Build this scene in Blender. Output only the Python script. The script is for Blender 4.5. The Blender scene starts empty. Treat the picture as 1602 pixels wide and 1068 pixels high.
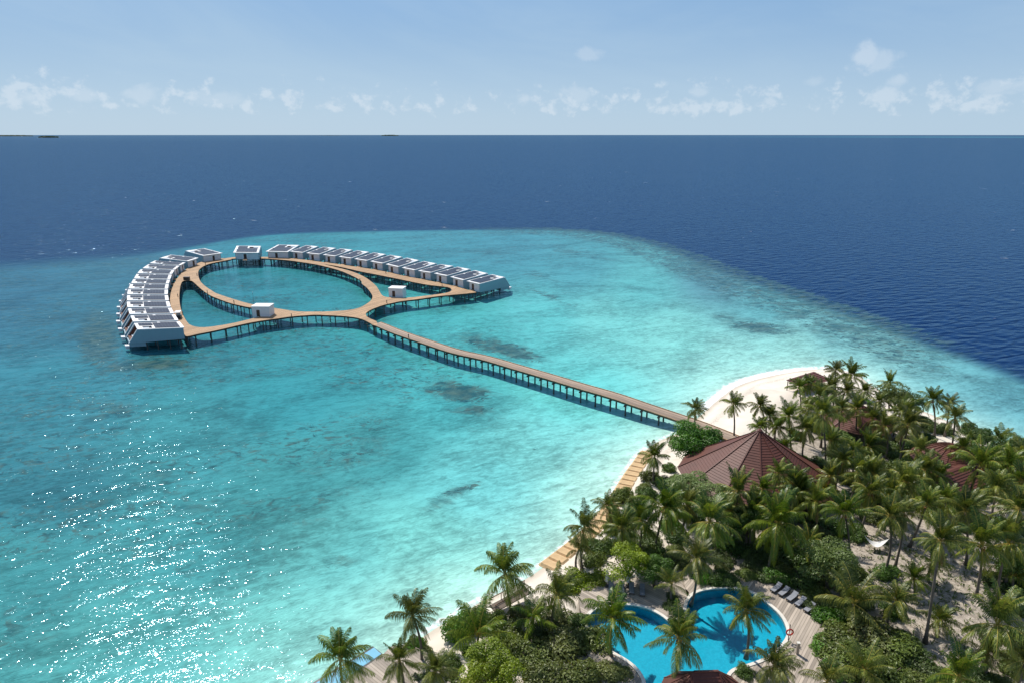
import bpy, bmesh, math, random
import numpy as np
from mathutils import Vector, Matrix
from mathutils.geometry import tessellate_polygon

SC = bpy.context.scene
COL = SC.collection
R = math.radians

# ------------------------------------------------------------------ camera, sun, sky
CAM_H, FPX = 60.0, 1068.0
PITCH = math.atan(323 / FPX)
CP, SP = math.cos(PITCH), math.sin(PITCH)
cam_d = bpy.data.cameras.new('camera')
cam = bpy.data.objects.new('camera', cam_d)
COL.objects.link(cam)
cam.location = (0, 0, CAM_H)
cam.rotation_euler = (math.pi / 2 - PITCH, 0, 0)
cam_d.lens, cam_d.sensor_width = 24.0, 36.0
cam_d.clip_start, cam_d.clip_end = 1.0, 200000.0
SC.camera = cam

SUN_EL, SUN_AZ = R(52), R(-33)          # ahead of the camera and to its left
sun_d = bpy.data.lights.new('sun', 'SUN')
sun_d.energy, sun_d.angle, sun_d.color = 4.4, R(0.53), (1.0, 0.95, 0.87)
sun = bpy.data.objects.new('sun', sun_d)
COL.objects.link(sun)
to_sun = Vector((math.sin(SUN_AZ) * math.cos(SUN_EL), math.cos(SUN_AZ) * math.cos(SUN_EL), math.sin(SUN_EL)))
sun.rotation_euler = to_sun.to_track_quat('Z', 'Y').to_euler()

SC.view_settings.view_transform = 'Standard'
SC.view_settings.look = 'None'
SC.view_settings.exposure = 0.17
SC.view_settings.gamma = 1.0
SC.cycles.max_bounces = 6
SC.cycles.transparent_max_bounces = 8
SC.cycles.caustics_reflective = False
SC.cycles.caustics_refractive = False


class NT:
    """small helper for node trees"""
    def __init__(self, tree):
        self.t = tree
        tree.nodes.clear()

    def n(self, typ, **kw):
        nd = self.t.nodes.new(typ)
        for k, v in kw.items():
            setattr(nd, k, v)
        return nd

    def l(self, a, b):
        self.t.links.new(a, b)

    def put(self, sock, v):
        if hasattr(v, 'is_output'):
            self.l(v, sock)
        elif isinstance(v, (tuple, list)) and len(v) == 3 and len(sock.default_value) == 4:
            sock.default_value = (*v, 1)
        else:
            sock.default_value = v

    def math(self, op, a, b=0.0, c=0.0, clamp=False):
        m = self.n('ShaderNodeMath', operation=op, use_clamp=clamp)
        self.put(m.inputs[0], a); self.put(m.inputs[1], b); self.put(m.inputs[2], c)
        return m.outputs[0]

    def vmath(self, op, a, b=(0, 0, 0)):
        m = self.n('ShaderNodeVectorMath', operation=op)
        self.put(m.inputs[0], a); self.put(m.inputs[1], b)
        return m.outputs[1] if op in ('DOT_PRODUCT', 'DISTANCE', 'LENGTH') else m.outputs[0]

    def step(self, x, lo, hi, o0=0.0, o1=1.0):
        m = self.n('ShaderNodeMapRange', interpolation_type='SMOOTHSTEP')
        self.put(m.inputs['Value'], x)
        self.put(m.inputs['From Min'], lo); self.put(m.inputs['From Max'], hi)
        self.put(m.inputs['To Min'], o0); self.put(m.inputs['To Max'], o1)
        return m.outputs['Result']

    def mix(self, f, a, b, blend='MIX'):
        m = self.n('ShaderNodeMix', data_type='RGBA', blend_type=blend)
        self.put(m.inputs['Factor'], f); self.put(m.inputs[6], a); self.put(m.inputs[7], b)
        return m.outputs[2]

    def noise(self, vec, scale, detail=3.0, rough=0.55, dist=0.0):
        m = self.n('ShaderNodeTexNoise')
        self.put(m.inputs['Vector'], vec)
        m.inputs['Scale'].default_value = scale
        m.inputs['Detail'].default_value = detail
        m.inputs['Roughness'].default_value = rough
        m.inputs['Distortion'].default_value = dist
        return m.outputs[0]

    def mapping(self, vec, rot=(0, 0, 0), scale=(1, 1, 1), loc=(0, 0, 0)):
        if any(rot) and tuple(scale) != (1, 1, 1):      # turn first, then stretch along the turned axis
            vec, rot = self.mapping(vec, rot=rot), (0, 0, 0)
        m = self.n('ShaderNodeMapping')
        self.put(m.inputs['Vector'], vec)
        m.inputs['Rotation'].default_value = rot
        m.inputs['Scale'].default_value = scale
        m.inputs['Location'].default_value = loc
        return m.outputs[0]

    def attr(self, name):
        return self.n('ShaderNodeAttribute', attribute_name=name)

    def pos(self):
        return self.n('ShaderNodeNewGeometry').outputs['Position']

    def obj(self):
        return self.n('ShaderNodeTexCoord').outputs['Object']


def srgb(r, g, b):
    f = lambda c: c / 12.92 if c <= 0.04045 else ((c + 0.055) / 1.055) ** 2.4
    return tuple(f(c / 255.0) for c in (r, g, b))


def ray_dir(px, py):
    xc, yc = (px - 801) / FPX, (534 - py) / FPX
    return Vector((xc, CP + yc * SP, -SP + yc * CP))


world = bpy.data.worlds.new('World')
SC.world = world
world.use_nodes = True
w = NT(world.node_tree)
sky = w.n('ShaderNodeTexSky', sky_type='NISHITA')
sky.sun_disc = False
sky.sun_elevation, sky.sun_rotation = SUN_EL, SUN_AZ
sky.altitude, sky.air_density, sky.dust_density, sky.ozone_density = 0.0, 1.0, 0.5, 2.0
gen = w.n('ShaderNodeTexCoord').outputs['Generated']
sep = w.n('ShaderNodeSeparateXYZ'); w.l(gen, sep.inputs[0])
elev = sep.outputs[2]
az = w.math('ARCTAN2', sep.outputs[0], sep.outputs[1])
comb = w.n('ShaderNodeCombineXYZ')
w.l(az, comb.inputs[0]); w.l(elev, comb.inputs[1])
ae = comb.outputs[0]
# thin high veil
veil = w.noise(w.mapping(ae, scale=(1.0, 4.0, 1), rot=(0, 0, R(12))), 2.2, 5, 0.6, 0.6)
veil = w.math('MULTIPLY', w.step(veil, 0.36, 0.80), 0.42)
# humid air: pale towards the horizon
lowsky = w.mix(w.math('POWER', w.step(elev, -0.06, 0.22), 1.3), (3.65, 4.9, 6.05), (1.50, 2.90, 5.0))
band = w.step(elev, 0.55, 0.06, 0.0, 0.92)
# row of small cumulus just above the horizon
shape = w.noise(w.mapping(ae, scale=(1.0, 1.15, 1)), 42.0, 8, 0.62, 0.15)
grp = w.noise(w.mapping(ae, scale=(1.0, 0.6, 1), loc=(3.1, 0.4, 0)), 7.0, 3, 0.6)
env = w.math('MULTIPLY', w.step(elev, 0.012, 0.035), w.step(elev, 0.085, 0.045))
thr = w.math('ADD', w.math('MULTIPLY', env, 0.20), w.math('MULTIPLY', grp, 0.42))
cum = w.math('MULTIPLY', w.step(w.math('ADD', shape, thr), 0.88, 1.05), w.step(env, 0.0, 0.25))


def puff(px, py, rx, ry, k):
    """one cumulus in a known direction of the sky"""
    d = ray_dir(px, py).normalized()
    a0, e0 = math.atan2(d.x, d.y), d.z
    v = w.vmath('SUBTRACT', ae, (a0, e0, 0))
    v = w.vmath('MULTIPLY', v, (FPX / rx, FPX / ry, 0))
    g = w.math('SUBTRACT', 1.0, w.vmath('LENGTH', v))
    n = w.math('MULTIPLY', w.math('SUBTRACT', shape2, 0.5), 2.6)
    return w.math('MULTIPLY', w.step(w.math('ADD', g, n), 0.05, 0.75), k)


shape2 = w.noise(w.mapping(ae, scale=(1.0, 1.25, 1), loc=(1.7, 0, 0)), 30.0, 6, 0.6, 0.3)
for p in ((1350, 90, 24, 20, 0.95), (1380, 100, 26, 20, 0.7), (1404, 125, 20, 12, 0.7), (1385, 149, 22, 14, 0.9),
          (920, 84, 30, 15, 0.55), (45, 153, 24, 12, 0.75), (1570, 135, 34, 12, 0.6), (1275, 128, 18, 9, 0.4),
          (220, 150, 30, 16, 0.6), (820, 155, 20, 15, 0.75), (905, 148, 34, 14, 0.55), (1205, 160, 12, 7, 0.7),
          (1095, 145, 15, 8, 0.6), (125, 150, 20, 12, 0.6), (340, 155, 40, 16, 0.45)):
    cum = w.math('MAXIMUM', cum, puff(*p))
cum = w.math('MULTIPLY', cum, 0.38)
hz = w.mix(veil, w.mix(band, sky.outputs[0], lowsky), (3.75, 5.0, 6.1))
cl = w.mix(cum, hz, (6.2, 6.7, 7.2))
bg = w.n('ShaderNodeBackground')
w.l(cl, bg.inputs[0]); bg.inputs[1].default_value = 0.115
out = w.n('ShaderNodeOutputWorld'); w.l(bg.outputs[0], out.inputs[0])

# ------------------------------------------------------------------ helpers: measuring, meshes, tagging


def at(px, py, z=0.0):
    """point of height z seen at a place of the photograph"""
    d = ray_dir(px, py)
    t = (z - CAM_H) / d.z
    return Vector((d.x * t, d.y * t, z))


def pix(p):
    zc = p[1] * CP - (p[2] - CAM_H) * SP
    yc = p[1] * SP + (p[2] - CAM_H) * CP
    return 801 + FPX * p[0] / zc, 534 - FPX * yc / zc


class MB:
    def __init__(self):
        self.v, self.f, self.m = [], [], []

    def poly(self, pts, mi=0):
        i = len(self.v)
        self.v += [tuple(p) for p in pts]
        self.f.append(tuple(range(i, i + len(pts)))); self.m.append(mi)

    def hexa(self, c, mi=0):
        """8 corners: bottom ring then top ring"""
        i = len(self.v)
        self.v += [tuple(p) for p in c]
        for q in ((3, 2, 1, 0), (4, 5, 6, 7), (0, 1, 5, 4), (1, 2, 6, 5), (2, 3, 7, 6), (3, 0, 4, 7)):
            self.f.append(tuple(i + k for k in q)); self.m.append(mi)

    def box(self, x0, x1, y0, y1, z0, z1, mi=0):
        self.hexa([(x0, y0, z0), (x1, y0, z0), (x1, y1, z0), (x0, y1, z0),
                   (x0, y0, z1), (x1, y0, z1), (x1, y1, z1), (x0, y1, z1)], mi)

    def bar(self, a, b, wd, ht, mi=0):
        a, b = Vector(a), Vector(b)
        d = (b - a).normalized()
        s = d.cross(Vector((0, 0, 1)))
        s = s.normalized() if s.length > 1e-4 else Vector((1, 0, 0))
        u = s.cross(d)
        s, u = s * wd / 2, u * ht / 2
        self.hexa([a - s - u, a + s - u, b + s - u, b - s - u, a - s + u, a + s + u, b + s + u, b - s + u], mi)

    def tube(self, pts, rad, n=6, mi=0, cap=True):
        i0 = len(self.v)
        pts = [Vector(p) for p in pts]
        for k, p in enumerate(pts):
            d = (pts[min(k + 1, len(pts) - 1)] - pts[max(k - 1, 0)]).normalized()
            s = d.cross(Vector((0, 1, 0))) if abs(d.y) < 0.9 else d.cross(Vector((1, 0, 0)))
            s.normalize(); u = d.cross(s)
            r = rad[k] if hasattr(rad, '__len__') else rad
            for j in range(n):
                a = 2 * math.pi * j / n
                self.v.append(tuple(p + s * (r * math.cos(a)) + u * (r * math.sin(a))))
        for k in range(len(pts) - 1):
            for j in range(n):
                a, b = i0 + k * n + j, i0 + k * n + (j + 1) % n
                self.f.append((a, b, b + n, a + n)); self.m.append(mi)
        if cap:
            self.f.append(tuple(i0 + j for j in reversed(range(n)))); self.m.append(mi)
            e = i0 + (len(pts) - 1) * n
            self.f.append(tuple(e + j for j in range(n))); self.m.append(mi)

    def prism(self, outline, z0, z1, holes=(), mi=0, side=None):
        """flat shape with holes, given thickness; outline and holes are (x, y) lists"""
        loops = [[Vector((p[0], p[1], 0)) for p in lp] for lp in (outline, *holes)]
        flat = [p for lp in loops for p in lp]
        i = len(self.v)
        self.v += [(p.x, p.y, z1) for p in flat]
        self.v += [(p.x, p.y, z0) for p in flat]
        k = len(flat)
        for t in tessellate_polygon(loops):
            a, b, c = (flat[q] for q in t)
            if (b - a).cross(c - a).z < 0:
                t = (t[0], t[2], t[1])
            self.f.append(tuple(i + q for q in t)); self.m.append(mi)
            self.f.append(tuple(i + k + q for q in reversed(t))); self.m.append(mi)
        o = 0
        for lp in loops:
            n = len(lp)
            for j in range(n):
                a, b = i + o + j, i + o + (j + 1) % n
                self.f.append((a, b, b + k, a + k)); self.m.append(mi if side is None else side)
            o += n

    def mesh(self, name, mats, smooth=False):
        me = bpy.data.meshes.new(name)
        me.from_pydata(self.v, [], self.f)
        for m in (mats if isinstance(mats, (list, tuple)) else [mats]):
            me.materials.append(m)
        me.polygons.foreach_set('material_index', self.m)
        me.polygons.foreach_set('use_smooth', [smooth] * len(self.f))
        me.update()
        return me

    def build(self, name, mats, parent=None, smooth=False, fix=False):
        me = self.mesh(name, mats, smooth)
        if fix:
            b = bmesh.new(); b.from_mesh(me)
            bmesh.ops.recalc_face_normals(b, faces=b.faces)
            b.to_mesh(me); b.free()
        return link(name, me, parent)


def link(name, me, parent=None, loc=None):
    o = bpy.data.objects.new(name, me)
    COL.objects.link(o)
    if parent is not None:
        o.parent = parent
    if loc is not None:
        o.location = loc
    return o


def thing(name, label, cat, loc=(0, 0, 0), rz=0.0, group=None):
    o = bpy.data.objects.new(name, None)
    COL.objects.link(o)
    o.empty_display_size = 0.3
    o.location = loc; o.rotation_euler = (0, 0, rz)
    return tag(o, label, cat, group)


def tag(o, label, cat, group=None):
    o['label'] = label; o['category'] = cat
    if group:
        o['group'] = group
    return o


def copy_tree(root, loc, rz=0.0, scale=(1, 1, 1), label=None):
    r = root.copy(); COL.objects.link(r)
    r.location = loc; r.rotation_euler = (0, 0, rz); r.scale = scale
    if label:
        r['label'] = label
    for ch in list(root.children):
        c = ch.copy(); COL.objects.link(c); c.parent = r
        for g in ch.children:
            d = g.copy(); COL.objects.link(d); d.parent = c
    return r


def drop(root):
    for ch in list(root.children):
        for g in list(ch.children):
            bpy.data.objects.remove(g)
        bpy.data.objects.remove(ch)
    bpy.data.objects.remove(root)


ORD = ('first second third fourth fifth sixth seventh eighth ninth tenth eleventh twelfth thirteenth fourteenth '
       'fifteenth sixteenth seventeenth eighteenth nineteenth twentieth twenty-first twenty-second twenty-third '
       'twenty-fourth twenty-fifth twenty-sixth twenty-seventh twenty-eighth twenty-ninth thirtieth').split()


def smooth_loop(pts, n=4, closed=True):
    """Catmull-Rom through the points"""
    pts = [np.array(p, float) for p in pts]
    m, outp = len(pts), []
    for i in range(m if closed else m - 1):
        g = (lambda k: pts[k % m]) if closed else (lambda k: pts[min(max(k, 0), m - 1)])
        a, b, c, d = g(i - 1), g(i), g(i + 1), g(i + 2)
        for j in range(n):
            t = j / n
            outp.append(0.5 * (2 * b + (c - a) * t + (2 * a - 5 * b + 4 * c - d) * t * t + (3 * b - a - 3 * c + d) * t ** 3))
    if not closed:
        outp.append(pts[-1])
    return [tuple(p) for p in outp]


def seg_dist(P, poly, closed=True):
    """distance of many points to a polyline"""
    A = np.array(poly, float)
    B = np.roll(A, -1, 0) if closed else A[1:]
    if not closed:
        A = A[:-1]
    best = np.full(len(P), 1e18)
    for a, b in zip(A, B):
        ab = b - a
        t = np.clip(((P - a) @ ab) / max(ab @ ab, 1e-9), 0, 1)
        d = P - (a + t[:, None] * ab)
        best = np.minimum(best, (d * d).sum(1))
    return np.sqrt(best)


def inside(P, poly):
    A = np.array(poly, float); B = np.roll(A, -1, 0)
    c = np.zeros(len(P), bool)
    for a, b in zip(A, B):
        hit = (a[1] > P[:, 1]) != (b[1] > P[:, 1])
        with np.errstate(divide='ignore', invalid='ignore'):
            xx = (b[0] - a[0]) * (P[:, 1] - a[1]) / (b[1] - a[1]) + a[0]
        c ^= hit & (P[:, 0] < xx)
    return c


# ------------------------------------------------------------------ materials
def mat(name):
    m = bpy.data.materials.new(name)
    m.use_nodes = True
    k = NT(m.node_tree)
    o = k.n('ShaderNodeOutputMaterial')
    return m, k, o


def pbr(k, o, col, rough=0.6, spec=0.5, normal=None):
    b = k.n('ShaderNodeBsdfPrincipled')
    k.put(b.inputs['Base Color'], col)
    k.put(b.inputs['Roughness'], rough)
    b.inputs['Specular IOR Level'].default_value = spec
    if normal is not None:
        k.l(normal, b.inputs['Normal'])
    k.l(b.outputs[0], o.inputs[0])
    return b


def bump(k, h, strength=0.5, dist=1.0):
    b = k.n('ShaderNodeBump')
    b.inputs['Strength'].default_value = strength
    b.inputs['Distance'].default_value = dist
    k.l(h, b.inputs['Height'])
    return b.outputs[0]


def mat_plain(name, col, rough=0.6, var=0.25, scale=1.5, spec=0.4, bmp=0.0):
    m, k, o = mat(name)
    p = k.obj()
    n = k.noise(p, scale, 5, 0.6)
    c = k.mix(k.step(n, 0.25, 0.75), tuple(x * (1 - var) for x in col), tuple(min(1, x * (1 + var * 0.5)) for x in col))
    pbr(k, o, c, rough, spec, bump(k, k.noise(p, scale * 8, 3), bmp, 0.02) if bmp else None)
    return m


def mat_planks(name, col, width=0.16, rot=0.0, rough=0.7, coord='obj'):
    m, k, o = mat(name)
    if coord == 'uv':
        p = k.n('ShaderNodeUVMap').outputs[0]
    else:
        p = k.mapping(k.obj(), rot=(0, 0, rot))
    s = k.n('ShaderNodeSeparateXYZ'); k.l(p, s.inputs[0])
    x = k.math('DIVIDE', s.outputs[0], width)
    fr = k.math('FRACT', x)
    gap = k.math('MULTIPLY', k.step(fr, 0.0, 0.10), k.step(fr, 1.0, 0.90))
    wn = k.n('ShaderNodeTexWhiteNoise', noise_dimensions='1D'); k.l(k.math('FLOOR', x), wn.inputs['W'])
    weather = k.noise(k.mapping(p, scale=(1, 0.2, 1)), 0.9, 5, 0.65)
    v = k.math('ADD', k.math('MULTIPLY', wn.outputs[0], 0.5), k.math('MULTIPLY', weather, 0.9))
    c = k.mix(k.step(v, 0.35, 1.15), tuple(q * 0.62 for q in col), tuple(min(1, q * 1.25) for q in col))
    c = k.mix(k.math('SUBTRACT', 1.0, gap), c, tuple(q * 0.30 for q in col))
    pbr(k, o, c, rough, 0.3)
    return m


def mat_leaf(name, dark, light, stem=None, rough=0.42, trans=0.35, spec=0.4):
    """foliage: tone attribute per leaf, a shift per plant, light coming through"""
    m, k, o = mat(name)
    t = k.attr('tone').outputs['Fac']
    rnd = k.n('ShaderNodeObjectInfo').outputs['Random']
    c = k.mix(t, dark, light)
    hsv = k.n('ShaderNodeHueSaturation')
    k.put(hsv.inputs['Hue'], k.math('ADD', 0.480, k.math('MULTIPLY', rnd, 0.038)))
    k.put(hsv.inputs['Saturation'], k.math('ADD', 0.86, k.math('MULTIPLY', rnd, 0.2)))
    k.put(hsv.inputs['Value'], k.math('ADD', 0.80, k.math('MULTIPLY', k.math('FRACT', k.math('MULTIPLY', rnd, 7.3)), 0.52)))
    k.l(c, hsv.inputs['Color'])
    c = hsv.outputs[0]
    b = k.n('ShaderNodeBsdfPrincipled')
    k.l(c, b.inputs['Base Color'])
    b.inputs['Roughness'].default_value = rough
    b.inputs['Specular IOR Level'].default_value = spec
    tr = k.n('ShaderNodeBsdfTranslucent')
    k.l(k.mix(0.75, c, (1.0, 0.9, 0.25), 'MULTIPLY'), tr.inputs[0])
    mx = k.n('ShaderNodeMixShader'); mx.inputs[0].default_value = trans
    k.l(b.outputs[0], mx.inputs[1]); k.l(tr.outputs[0], mx.inputs[2])
    k.l(mx.outputs[0], o.inputs[0])
    return m


M = {}
M['white'] = mat_plain('white_paint', (0.74, 0.75, 0.77), 0.45, 0.06, 0.6)
M['roof_white'] = mat_plain('white_roof_coating', (0.80, 0.80, 0.80), 0.5, 0.07, 0.5)
M['wall_shade'] = mat_plain('shade_tinted_white_wall', (0.25, 0.36, 0.42), 0.5, 0.05, 0.5)  # white side walls, the blue grey of their shade put into the colour
M['post'] = mat_plain('wet_dark_timber', (0.085, 0.082, 0.076), 0.7, 0.4, 1.2)
M['beam'] = mat_plain('dark_timber', (0.085, 0.070, 0.055), 0.7, 0.35, 0.8)
M['redwood'] = mat_planks('red_brown_timber_cladding', (0.16, 0.055, 0.032), 0.18)
M['door'] = mat_plain('dark_brown_door', (0.070, 0.040, 0.030), 0.4, 0.2, 2.0)
M['glass'] = mat_plain('dark_glass', (0.05, 0.07, 0.085), 0.08, 0.1, 0.5, 0.6)
M['pergola'] = mat_plain('pale_grey_courtyard_cover', (0.36, 0.41, 0.46), 0.35, 0.10, 0.8)
M['recess'] = mat_plain('courtyard_floor', (0.05, 0.05, 0.055), 0.8, 0.3, 1.0)
M['deck'] = mat_planks('golden_timber_deck', (0.45, 0.285, 0.155), 0.30, R(35))
M['jetty'] = mat_planks('weathered_timber_boards', (0.40, 0.30, 0.225), 0.42, 0, coord='uv')
M['pooldeck'] = mat_planks('silvered_timber_boards', (0.45, 0.38, 0.31), 0.34, R(38))
M['pooldeck_b'] = mat_planks('silvered_timber_boards_turned', (0.43, 0.365, 0.30), 0.34, R(-48))
M['curb'] = mat_plain('pale_pool_edge', (0.72, 0.68, 0.60), 0.5, 0.1, 0.8)
M['bark'] = mat_plain('grey_palm_bark', (0.155, 0.130, 0.105), 0.85, 0.35, 1.2)
M['bark2'] = mat_plain('brown_bark', (0.11, 0.085, 0.06), 0.85, 0.35, 2.0)
M['sandbag'] = mat_plain('tan_geotextile', (0.62, 0.43, 0.235), 0.85, 0.16, 1.1, 0.2, 0.4)
M['dark'] = mat_plain('black_plastic', (0.03, 0.03, 0.035), 0.4, 0.2, 3.0)
M['lounge'] = mat_plain('grey_cushion', (0.26, 0.27, 0.30), 0.8, 0.15, 3.0)
M['canvas'] = mat_plain('off_white_canvas', (0.70, 0.69, 0.66), 0.8, 0.12, 2.5)
M['red'] = mat_plain('red_lifebuoy_shell', (0.55, 0.035, 0.02), 0.4, 0.1, 3.0)
M['thatch'] = mat_plain('grey_thatch', (0.20, 0.20, 0.215), 0.9, 0.35, 2.5, 0.2, 0.6)
M['plaster'] = mat_plain('sandy_plaster', (0.42, 0.36, 0.30), 0.8, 0.2, 0.7)
M['coconut'] = mat_plain('orange_brown_coconut', (0.30, 0.14, 0.035), 0.5, 0.4, 3.0)
M['deadleaf'] = mat_leaf('dry_frond', (0.16, 0.085, 0.035), (0.36, 0.22, 0.08), trans=0.25)
M['palm'] = mat_leaf('palm_leaflets', (0.042, 0.094, 0.015), (0.31, 0.355, 0.045), rough=0.40, trans=0.38, spec=0.42)
M['rachis'] = mat_plain('yellow_green_stalk', (0.42, 0.33, 0.06), 0.45, 0.25, 2.0)
M['lf_dark'] = mat_leaf('dark_green_leaf', (0.036, 0.078, 0.014), (0.115, 0.190, 0.034))
M['lf_olive'] = mat_leaf('olive_leaf', (0.060, 0.092, 0.018), (0.200, 0.250, 0.050))
M['lf_bright'] = mat_leaf('bright_green_leaf', (0.040, 0.120, 0.010), (0.140, 0.300, 0.022))
M['lf_lime'] = mat_leaf('yellow_green_leaf', (0.110, 0.170, 0.006), (0.340, 0.420, 0.016))
M['lf_pale'] = mat_leaf('pale_green_leaf', (0.085, 0.135, 0.034), (0.230, 0.300, 0.080))
M['lf_flower'] = mat_leaf('yellow_blossom', (0.30, 0.27, 0.01), (0.75, 0.62, 0.02))
M['lf_far'] = mat_leaf('far_island_leaf', (0.035, 0.070, 0.045), (0.070, 0.115, 0.070))


def mat_tiles():
    m, k, o = mat('red_brown_roof_tiles')
    p = k.obj()
    n = k.noise(p, 0.35, 5, 0.6)
    f = k.noise(p, 3.0, 4, 0.7)
    v = k.math('ADD', k.math('MULTIPLY', n, 0.7), k.math('MULTIPLY', f, 0.5))
    c = k.mix(k.step(v, 0.35, 0.85), (0.088, 0.031, 0.022), (0.142, 0.052, 0.037))
    st = k.noise(k.mapping(p, scale=(1, 1, .4)), 0.9, 6, 0.7, 0.8)
    c = k.mix(k.step(st, 0.56, 0.72, 0, 0.35), c, (0.062, 0.040, 0.032))
    pbr(k, o, c, 0.55, 0.3, bump(k, f, 0.3, 0.03))
    return m


M['tiles'] = mat_tiles()


def mat_solar():
    m, k, o = mat('solar_modules')
    p = k.obj()
    s = k.n('ShaderNodeSeparateXYZ'); k.l(p, s.inputs[0])
    def grid(v, w_, g):
        fr = k.math('FRACT', k.math('DIVIDE', v, w_))
        return k.math('MULTIPLY', k.step(fr, 0.0, g), k.step(fr, 1.0, 1 - g))
    fine = k.math('MULTIPLY', grid(s.outputs[0], 0.99, 0.05), grid(s.outputs[1], 1.66, 0.03))
    c = k.mix(fine, (0.14, 0.16, 0.20), (0.018, 0.022, 0.040))
    pbr(k, o, c, 0.35, 0.15)
    return m


M['solar'] = mat_solar()


# ------------------------------------------------------------------ shoreline and reef edge (on the sea plane)
def W(pts, z=0.0):
    return [tuple(at(x, y, z)[:2]) for x, y in pts]


shore_px = [(545, 1085), (600, 1040), (655, 1000), (705, 968), (755, 940), (805, 915), (846, 890), (895, 848), (945, 797),
            (972, 752), (1000, 712), (1030, 690), (1062, 676), (1090, 655), (1120, 628), (1155, 603), (1200, 589),
            (1250, 580), (1300, 577), (1340, 585), (1362, 602), (1400, 622), (1450, 645), (1500, 665), (1540, 684), (1602, 712)]
SHORE = smooth_loop(W(shore_px), 4, False) + [(135, 112), (190, 80), (230, 20), (200, -60), (60, -90), (-20, -70), (-34, 0), (-28, 40)]
edge_px = [(-500, 425), (-200, 420), (0, 416), (100, 409), (200, 401), (300, 386), (370, 374), (450, 366), (600, 362), (750, 360),
           (860, 360), (930, 365), (1000, 378), (1060, 398), (1150, 433), (1250, 468), (1350, 503), (1450, 541), (1530, 568),
           (1602, 596), (1720, 640), (1900, 700)]
EDGE = smooth_loop(W(edge_px), 3, False) + [(400, 60), (400, -300), (-900, -300), (-900, 290)]

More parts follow.
